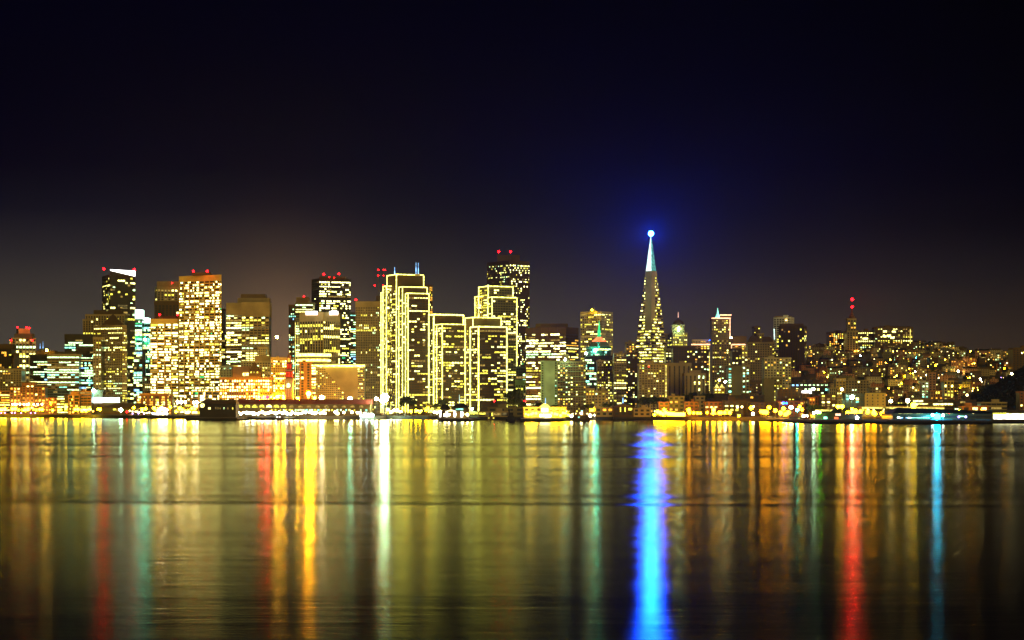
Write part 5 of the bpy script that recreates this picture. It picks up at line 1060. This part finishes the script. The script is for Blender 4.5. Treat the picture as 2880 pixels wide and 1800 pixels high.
ferry(2245, 2200, 22, 'low grey work boat moored left of the pier cafe', 'grey', 'yellow', .25, 1, .9)
ferry(786, 2470, 12, 'small launch with a lit cabin moored before the terminal', 'umber', 'white', .5, 1, .9)
ferry(1380, 2420, 11, 'small lit launch between the kiosk and the tugboat', 'brown', 'yellow', .9, 1, .7)
# parked cars on the quay
def car(x, Y, col, nm):
    X = px(x, Y); root = thing('parked_car', '', 'car', (X, Y, GZ), 'cars parked on the quay'); 
    mb = MB(); mb.box(-2.2, 2.2, -.9, .9, .35, .95); o = link('body', mb.mesh('body', M[col]), root); md = o.modifiers.new('bevel', 'BEVEL'); md.width = .18; md.segments = 2
    mb = MB(); mb.hexa([(-1.3, -.8, .96), (1.5, -.8, .96), (1.5, .8, .96), (-1.3, .8, .96), (-.7, -.65, 1.5), (1.0, -.65, 1.5), (1.0, .65, 1.5), (-.7, .65, 1.5)]); link('cabin', mb.mesh('cabin', M['glass']), root)
    for sx in (-1.4, 1.4):
        for sy in (-.92, .72): mb = MB(); mb.tube((sx, sy, .34), (sx, sy + .2, .34), .34, .34, 10); link('wheel', mb.mesh('wheel', M['black']), root)
    for sy in (-.6, .6): mb = MB(); mb.box(-2.32, -2.18, sy - .2, sy + .2, .6, .8); link('headlight', mb.mesh('headlight', E['warm']), root)
    return (x, root, '%s car parked on the quay %s' % (nm, 'right of the hipped pier shed' if x < 500 else 'before the brick hotel' if x < 100 else 'near the amber parking lamps'))
cars = [car(x, shoreY(px(x, 2900)) + 12 + R.uniform(0, 5), c, n) for x, c, n in ((362, 'brick', 'red'), (370, 'white', 'white'), (378, 'dark', 'dark'), (386, 'grey', 'grey'), (394, 'white', 'white'), (402, 'brick', 'red'), (410, 'dark', 'dark'), (418, 'grey', 'grey'),
        (2166, 'white', 'white'), (2176, 'grey', 'grey'), (2186, 'dark', 'dark'), (2197, 'white', 'white'), (2208, 'brick', 'red'), (2219, 'dark', 'dark'))]
uniq(cars, '')
def pier(x0, x1, yw, Yb, label, taper=0):
    Y = CH * K / (yw - HY); a, c = px(x0, Y), px(x1, Y); root = thing('pier', label, 'pier', ((a + c) / 2, Y, 0))
    mb = MB(); z0, z1 = 1.4, 3.2
    if taper: mb.hexa([(a + taper, Y, z0), (c - taper, Y, z0), (c, Yb, z0), (a, Yb, z0), (a + taper, Y, z1), (c - taper, Y, z1), (c, Yb, z1), (a, Yb, z1)])
    else: mb.box(a, c, Y, Yb, z0, z1)
    part(root, 'deck', mb, M['quay']); n = int((c - a - 2 * taper) / 5)
    mb = MB(); mb.box(a + taper + .5, c - taper - .5, Y + 2.5, Y + 3.5, -1.5, z0 - .01); part(root, 'fender_wall', mb, M['black'])
    for i in range(min(n + 1, 60)): xx = a + taper + .8 + i * (c - a - 2 * taper - 1.6) / max(1, min(n, 59)); mb = MB(); mb.tube((xx, Y + .9, -1.5), (xx, Y + .9, z0 - .01), .4, .4, 6); part(root, 'pile', mb, M['black'])
pier(520, 668, 1182.5, 2620, 'wide dark pier deck carrying the round-shouldered shed')
pier(655, 800, 1181, 2640, 'dark pier deck in front of the glowing terminal arches')
pier(1205, 1350, 1185, 2520, 'round-nosed dark pier under the hipped pavilion', 12)
pier(1466, 1588, 1186, 2470, 'dark pier apron before the floodlit pier hall')
pier(2286, 2430, 1191.5, 2330, 'dark pier under the cafe and green lamps')
pier(2495, 2792, 1192, 2300, 'long dark pier under the arcade shed and the cyan lamp')
pier(2789, 2920, 1190, 2300, 'dark pier under the brightly lit white shed')

# ================================================================ GROUND, QUAY, WATER
mb = MB(); nx, ny = 260, 90; xs = [-2600 + 5200 * i / nx for i in range(nx + 1)]; grid = []
for i in range(nx + 1):
    col = []; ys = shoreY(xs[i]) + 2
    for j in range(ny + 1):
        t = j / ny; Y = ys + (5200 - ys) * t; col.append((xs[i] * (1 + 0 * t), Y, gz(xs[i], Y) if j else GZ))
    grid.append(col)
for c in grid: mb.v += c
for i in range(nx):
    for j in range(ny): a = i * (ny + 1) + j; mb.f.append((a, a + ny + 1, a + ny + 2, a + 1)); mb.m.append(0)
o = struct('ground', mb, None) if 0 else None
gm = wallmat('city_ground', (.045, .034, .020), .9, .4, .01); o = struct('ground', mb, gm)
mb = MB(); mb.box(-6000, 6000, 5190, 8000, -.9, GZ - .3); struct('far_ground', mb, gm)
mb = MB()
sh = [(x, shoreY(x)) for x in xs]
for (a, ya), (c, yc) in zip(sh, sh[1:]): mb.hexa([(a, ya, -2), (c, yc, -2), (c, yc + 2.4, -2), (a, ya + 2.4, -2), (a, ya, GZ + .25), (c, yc, GZ + .25), (c, yc + 2.4, GZ + .25), (a, ya + 2.4, GZ + .25)])
struct('quay_wall', mb, M['quay'])
wm, n, out = newmat('bay_water')
fr = n.nodes.new('ShaderNodeFresnel'); fr.inputs[0].default_value = 1.333
gl = n.nodes.new('ShaderNodeBsdfAnisotropic'); gl.distribution = 'BECKMANN'; gl.inputs['Color'].default_value = (.66, .65, .50, 1)
df = n.nodes.new('ShaderNodeBsdfDiffuse'); df.inputs[0].default_value = (.002, .003, .004, 1)
mx = n.nodes.new('ShaderNodeMixShader'); geo = n.nodes.new('ShaderNodeNewGeometry')
mp = n.nodes.new('ShaderNodeMapping'); mp.inputs['Scale'].default_value = (.14, .62, 1); n.links.new(geo.outputs['Position'], mp.inputs[0])
w1 = n.nodes.new('ShaderNodeTexNoise'); w1.inputs['Scale'].default_value = 1; w1.inputs['Detail'].default_value = 4; w1.inputs['Roughness'].default_value = .6; n.links.new(mp.outputs[0], w1.inputs['Vector'])
mp2 = n.nodes.new('ShaderNodeMapping'); mp2.inputs['Scale'].default_value = (.0011, .0065, 1); mp2.inputs['Location'].default_value = (3.3, 1.7, 0); n.links.new(geo.outputs['Position'], mp2.inputs[0])
w2 = n.nodes.new('ShaderNodeTexNoise'); w2.inputs['Scale'].default_value = 1; w2.inputs['Detail'].default_value = 3; w2.inputs['Distortion'].default_value = .6; n.links.new(mp2.outputs[0], w2.inputs['Vector'])
mp3 = n.nodes.new('ShaderNodeMapping'); mp3.inputs['Scale'].default_value = (.006, .05, 1); mp3.inputs['Rotation'].default_value = (0, 0, .06); n.links.new(geo.outputs['Position'], mp3.inputs[0])
w3 = n.nodes.new('ShaderNodeTexNoise'); w3.inputs['Scale'].default_value = 1; w3.inputs['Detail'].default_value = 5; w3.inputs['Distortion'].default_value = .8; n.links.new(mp3.outputs[0], w3.inputs['Vector'])
sm = n.nodes.new('ShaderNodeMath'); sm.operation = 'ADD'; n.links.new(w2.outputs['Fac'], sm.inputs[0]); n.links.new(w3.outputs['Fac'], sm.inputs[1])
mr = n.nodes.new('ShaderNodeMapRange'); mr.inputs[1].default_value = .75; mr.inputs[2].default_value = 1.25; mr.inputs[3].default_value = .140; mr.inputs[4].default_value = .188; n.links.new(sm.outputs[0], mr.inputs[0])
def wm_(op, a, b_=None):
    m = n.nodes.new('ShaderNodeMath'); m.operation = op
    for i_, v_ in enumerate((a, b_)):
        if v_ is None: continue
        if isinstance(v_, (int, float)): m.inputs[i_].default_value = v_
        else: n.links.new(v_, m.inputs[i_])
    return m.outputs[0]
sx = n.nodes.new('ShaderNodeSeparateXYZ'); n.links.new(geo.outputs['Position'], sx.inputs[0]); rg = mr.outputs[0]
# lines of choppy water where two currents meet
for Y0, wd, slope, am, wob in ((336, 9, .10, .075, 170), (372, 18, -.10, .035, 230), (930, 50, .08, .04, 420), (1180, 70, -.09, .04, 500), (720, 40, .12, .03, 400)):
    q_ = wm_('ADD', wm_('SUBTRACT', sx.outputs['Y'], Y0), wm_('ADD', wm_('MULTIPLY', sx.outputs['X'], slope), wm_('MULTIPLY', wm_('SUBTRACT', w2.outputs['Fac'], .5), wob)))
    q_ = wm_('DIVIDE', q_, wd); q_ = wm_('EXPONENT', wm_('MULTIPLY', wm_('MULTIPLY', q_, q_), -1.0)); rg = wm_('ADD', rg, wm_('MULTIPLY', q_, am))
n.links.new(rg, gl.inputs['Roughness'])
def ripple(scale, dist, normal=None, det=3):
    mp_ = n.nodes.new('ShaderNodeMapping'); mp_.inputs['Scale'].default_value = scale; n.links.new(geo.outputs['Position'], mp_.inputs[0])
    t_ = n.nodes.new('ShaderNodeTexNoise'); t_.inputs['Scale'].default_value = 1; t_.inputs['Detail'].default_value = det; t_.inputs['Roughness'].default_value = .55; n.links.new(mp_.outputs[0], t_.inputs['Vector'])
    b_ = n.nodes.new('ShaderNodeBump'); b_.inputs['Strength'].default_value = 1; b_.inputs['Distance'].default_value = dist; n.links.new(t_.outputs['Fac'], b_.inputs['Height'])
    if normal: n.links.new(normal, b_.inputs['Normal'])
    return b_.outputs[0]
nn = ripple((.012, .07, 1), .045); nn = ripple((.05, .30, 1), .018, nn); nn = ripple((.35, 1.1, 1), .012, nn, 2)
n.links.new(nn, gl.inputs['Normal'])
n.links.new(fr.outputs[0], mx.inputs[0]); n.links.new(df.outputs[0], mx.inputs[1]); n.links.new(gl.outputs[0], mx.inputs[2]); n.links.new(mx.outputs[0], out.inputs[0])
mb = MB(); mb.poly([(-6000, -300, 0), (6000, -300, 0), (6000, 3300, 0), (-6000, 3300, 0)]); struct('water', mb, wm)

hm, hn, ho = newmat('thin_night_haze')
pv = hn.nodes.new('ShaderNodeVolumePrincipled'); pv.inputs['Color'].default_value = (.92, .95, 1, 1); pv.inputs['Density'].default_value = HAZE; pv.inputs['Anisotropy'].default_value = .8
hn.links.new(pv.outputs[0], ho.inputs['Volume'])
mb = MB(); mb.box(-6100, 6100, -400, 8100, -3.5, 320); struct('haze', mb, hm, 'stuff')

# ================================================================ SKY, CITY GLOW FILL, CAMERA
w = bpy.data.worlds.new('World'); scn.world = w; w.use_nodes = True; n = w.node_tree; n.nodes.clear(); out = n.nodes.new('ShaderNodeOutputWorld')
tc = n.nodes.new('ShaderNodeTexCoord'); sp = n.nodes.new('ShaderNodeSeparateXYZ'); n.links.new(tc.outputs['Generated'], sp.inputs[0])
def s2l(*c): return tuple((v / 255 / 12.92 if v <= 10 else ((v / 255 + .055) / 1.055) ** 2.4) for v in c)
def math_(op, a, b=None, clamp=False):
    m = n.nodes.new('ShaderNodeMath'); m.operation = op; m.use_clamp = clamp
    for i, v in enumerate((a, b)):
        if v is None: continue
        if isinstance(v, (int, float)): m.inputs[i].default_value = v
        else: n.links.new(v, m.inputs[i])
    return m.outputs[0]
def ramp(inp, stops):
    r = n.nodes.new('ShaderNodeValToRGB'); e = r.color_ramp.elements
    e[0].position = stops[0][0]; e[0].color = (*stops[0][1], 1); e[1].position = stops[-1][0]; e[1].color = (*stops[-1][1], 1)
    for p, c in stops[1:-1]: q = e.new(p); q.color = (*c, 1)
    n.links.new(inp, r.inputs[0]); return r.outputs[0]
el = math_('DIVIDE', sp.outputs['Z'], .25, True)        # 0 horizon .. 1 about 14 degrees up
def ev(y): return (HY - y) / K / .25
left = ramp(el, [(0, s2l(84, 77, 66)), (ev(1000), s2l(77, 71, 64)), (ev(850), s2l(60, 54, 50)), (ev(720), s2l(36, 33, 38)), (ev(600), s2l(12, 12, 28)), (ev(480), s2l(1, 1, 20)), (ev(250), s2l(0, 0, 15)), (1, s2l(0, 0, 9))])
right = ramp(el, [(0, s2l(58, 45, 30)), (ev(1000), s2l(52, 40, 29)), (ev(900), s2l(42, 33, 28)), (ev(780), s2l(24, 20, 22)), (ev(650), s2l(6, 5, 11)), (ev(500), s2l(0, 0, 5)), (ev(250), s2l(0, 0, 2)), (1, s2l(0, 0, 2))])
az = math_('DIVIDE', sp.outputs['X'], sp.outputs['Y']); t = math_('ADD', math_('MULTIPLY', az, 2.2), .45, True)
mixc = n.nodes.new('ShaderNodeMix'); mixc.data_type = 'RGBA'; n.links.new(t, mixc.inputs[0]); n.links.new(left, mixc.inputs[6]); n.links.new(right, mixc.inputs[7])
# sodium light of the streets caught in the low cloud behind the clock tower
dx = math_('MULTIPLY', math_('SUBTRACT', az, (790 - 1440) / K), 30.0); dz = math_('MULTIPLY', math_('SUBTRACT', sp.outputs['Z'], (1143 - 990) / K), 27.0)
gs = math_('EXPONENT', math_('MULTIPLY', math_('ADD', math_('MULTIPLY', dx, dx), math_('MULTIPLY', dz, dz)), -1.0))
gc = n.nodes.new('ShaderNodeVectorMath'); gc.operation = 'SCALE'; gc.inputs[0].default_value = (.115, .056, .022); n.links.new(gs, gc.inputs['Scale'])
ad = n.nodes.new('ShaderNodeVectorMath'); ad.operation = 'ADD'; n.links.new(mixc.outputs[2], ad.inputs[0]); n.links.new(gc.outputs[0], ad.inputs[1])
mpn = n.nodes.new('ShaderNodeMapping'); mpn.inputs['Scale'].default_value = (3, 3, 11); n.links.new(tc.outputs['Generated'], mpn.inputs[0])
tn = n.nodes.new('ShaderNodeTexNoise'); tn.inputs['Scale'].default_value = 1.6; tn.inputs['Detail'].default_value = 4; n.links.new(mpn.outputs[0], tn.inputs['Vector'])
cl = n.nodes.new('ShaderNodeMapRange'); cl.inputs[1].default_value = .3; cl.inputs[2].default_value = .7; cl.inputs[3].default_value = .82; cl.inputs[4].default_value = 1.14; n.links.new(tn.outputs['Fac'], cl.inputs[0])
cm = n.nodes.new('ShaderNodeVectorMath'); cm.operation = 'SCALE'; n.links.new(ad.outputs[0], cm.inputs[0]); n.links.new(cl.outputs[0], cm.inputs['Scale'])
bg = n.nodes.new('ShaderNodeBackground'); n.links.new(cm.outputs[0], bg.inputs[0]); bg.inputs[1].default_value = 1.0
sk = n.nodes.new('ShaderNodeTexSky'); sk.sky_type = 'NISHITA'; sk.sun_disc = False; sk.sun_elevation = math.radians(-8); sk.sun_rotation = math.radians(200)
bg2 = n.nodes.new('ShaderNodeBackground'); n.links.new(sk.outputs[0], bg2.inputs[0]); bg2.inputs[1].default_value = .05
ash = n.nodes.new('ShaderNodeAddShader'); n.links.new(bg.outputs[0], ash.inputs[0]); n.links.new(bg2.outputs[0], ash.inputs[1]); n.links.new(ash.outputs[0], out.inputs[0])
sd = bpy.data.lights.new('city_glow_fill_light', 'SUN'); sd.energy = .85; sd.angle = math.radians(15); sd.color = (1, .80, .30)  # weak warm fill light added from the bay side, standing in for city glow
so = bpy.data.objects.new('city_glow_fill', sd); C.objects.link(so); so.rotation_euler = Vector((-.35, .85, -.38)).to_track_quat('-Z', 'Y').to_euler()
cam = bpy.data.cameras.new('camera'); co_ = bpy.data.objects.new('camera', cam); C.objects.link(co_); scn.camera = co_
co_.location = (0, 0, CH); co_.rotation_euler = (math.pi / 2, 0, 0); cam.sensor_width = 36; cam.lens = 36 * K / 2880; cam.shift_y = (HY - 900) / 2880; cam.clip_end = 100000; cam.clip_start = 1
scn.view_settings.view_transform = 'Standard'; scn.view_settings.look = 'None'; scn.view_settings.gamma = 1; scn.view_settings.exposure = 0
scn.cycles.use_denoising = True; scn.cycles.volume_bounces = 0; scn.cycles.max_bounces = 4; scn.cycles.diffuse_bounces = 1; scn.cycles.glossy_bounces = 2; scn.cycles.use_light_tree = True; scn.cycles.sample_clamp_indirect = 20
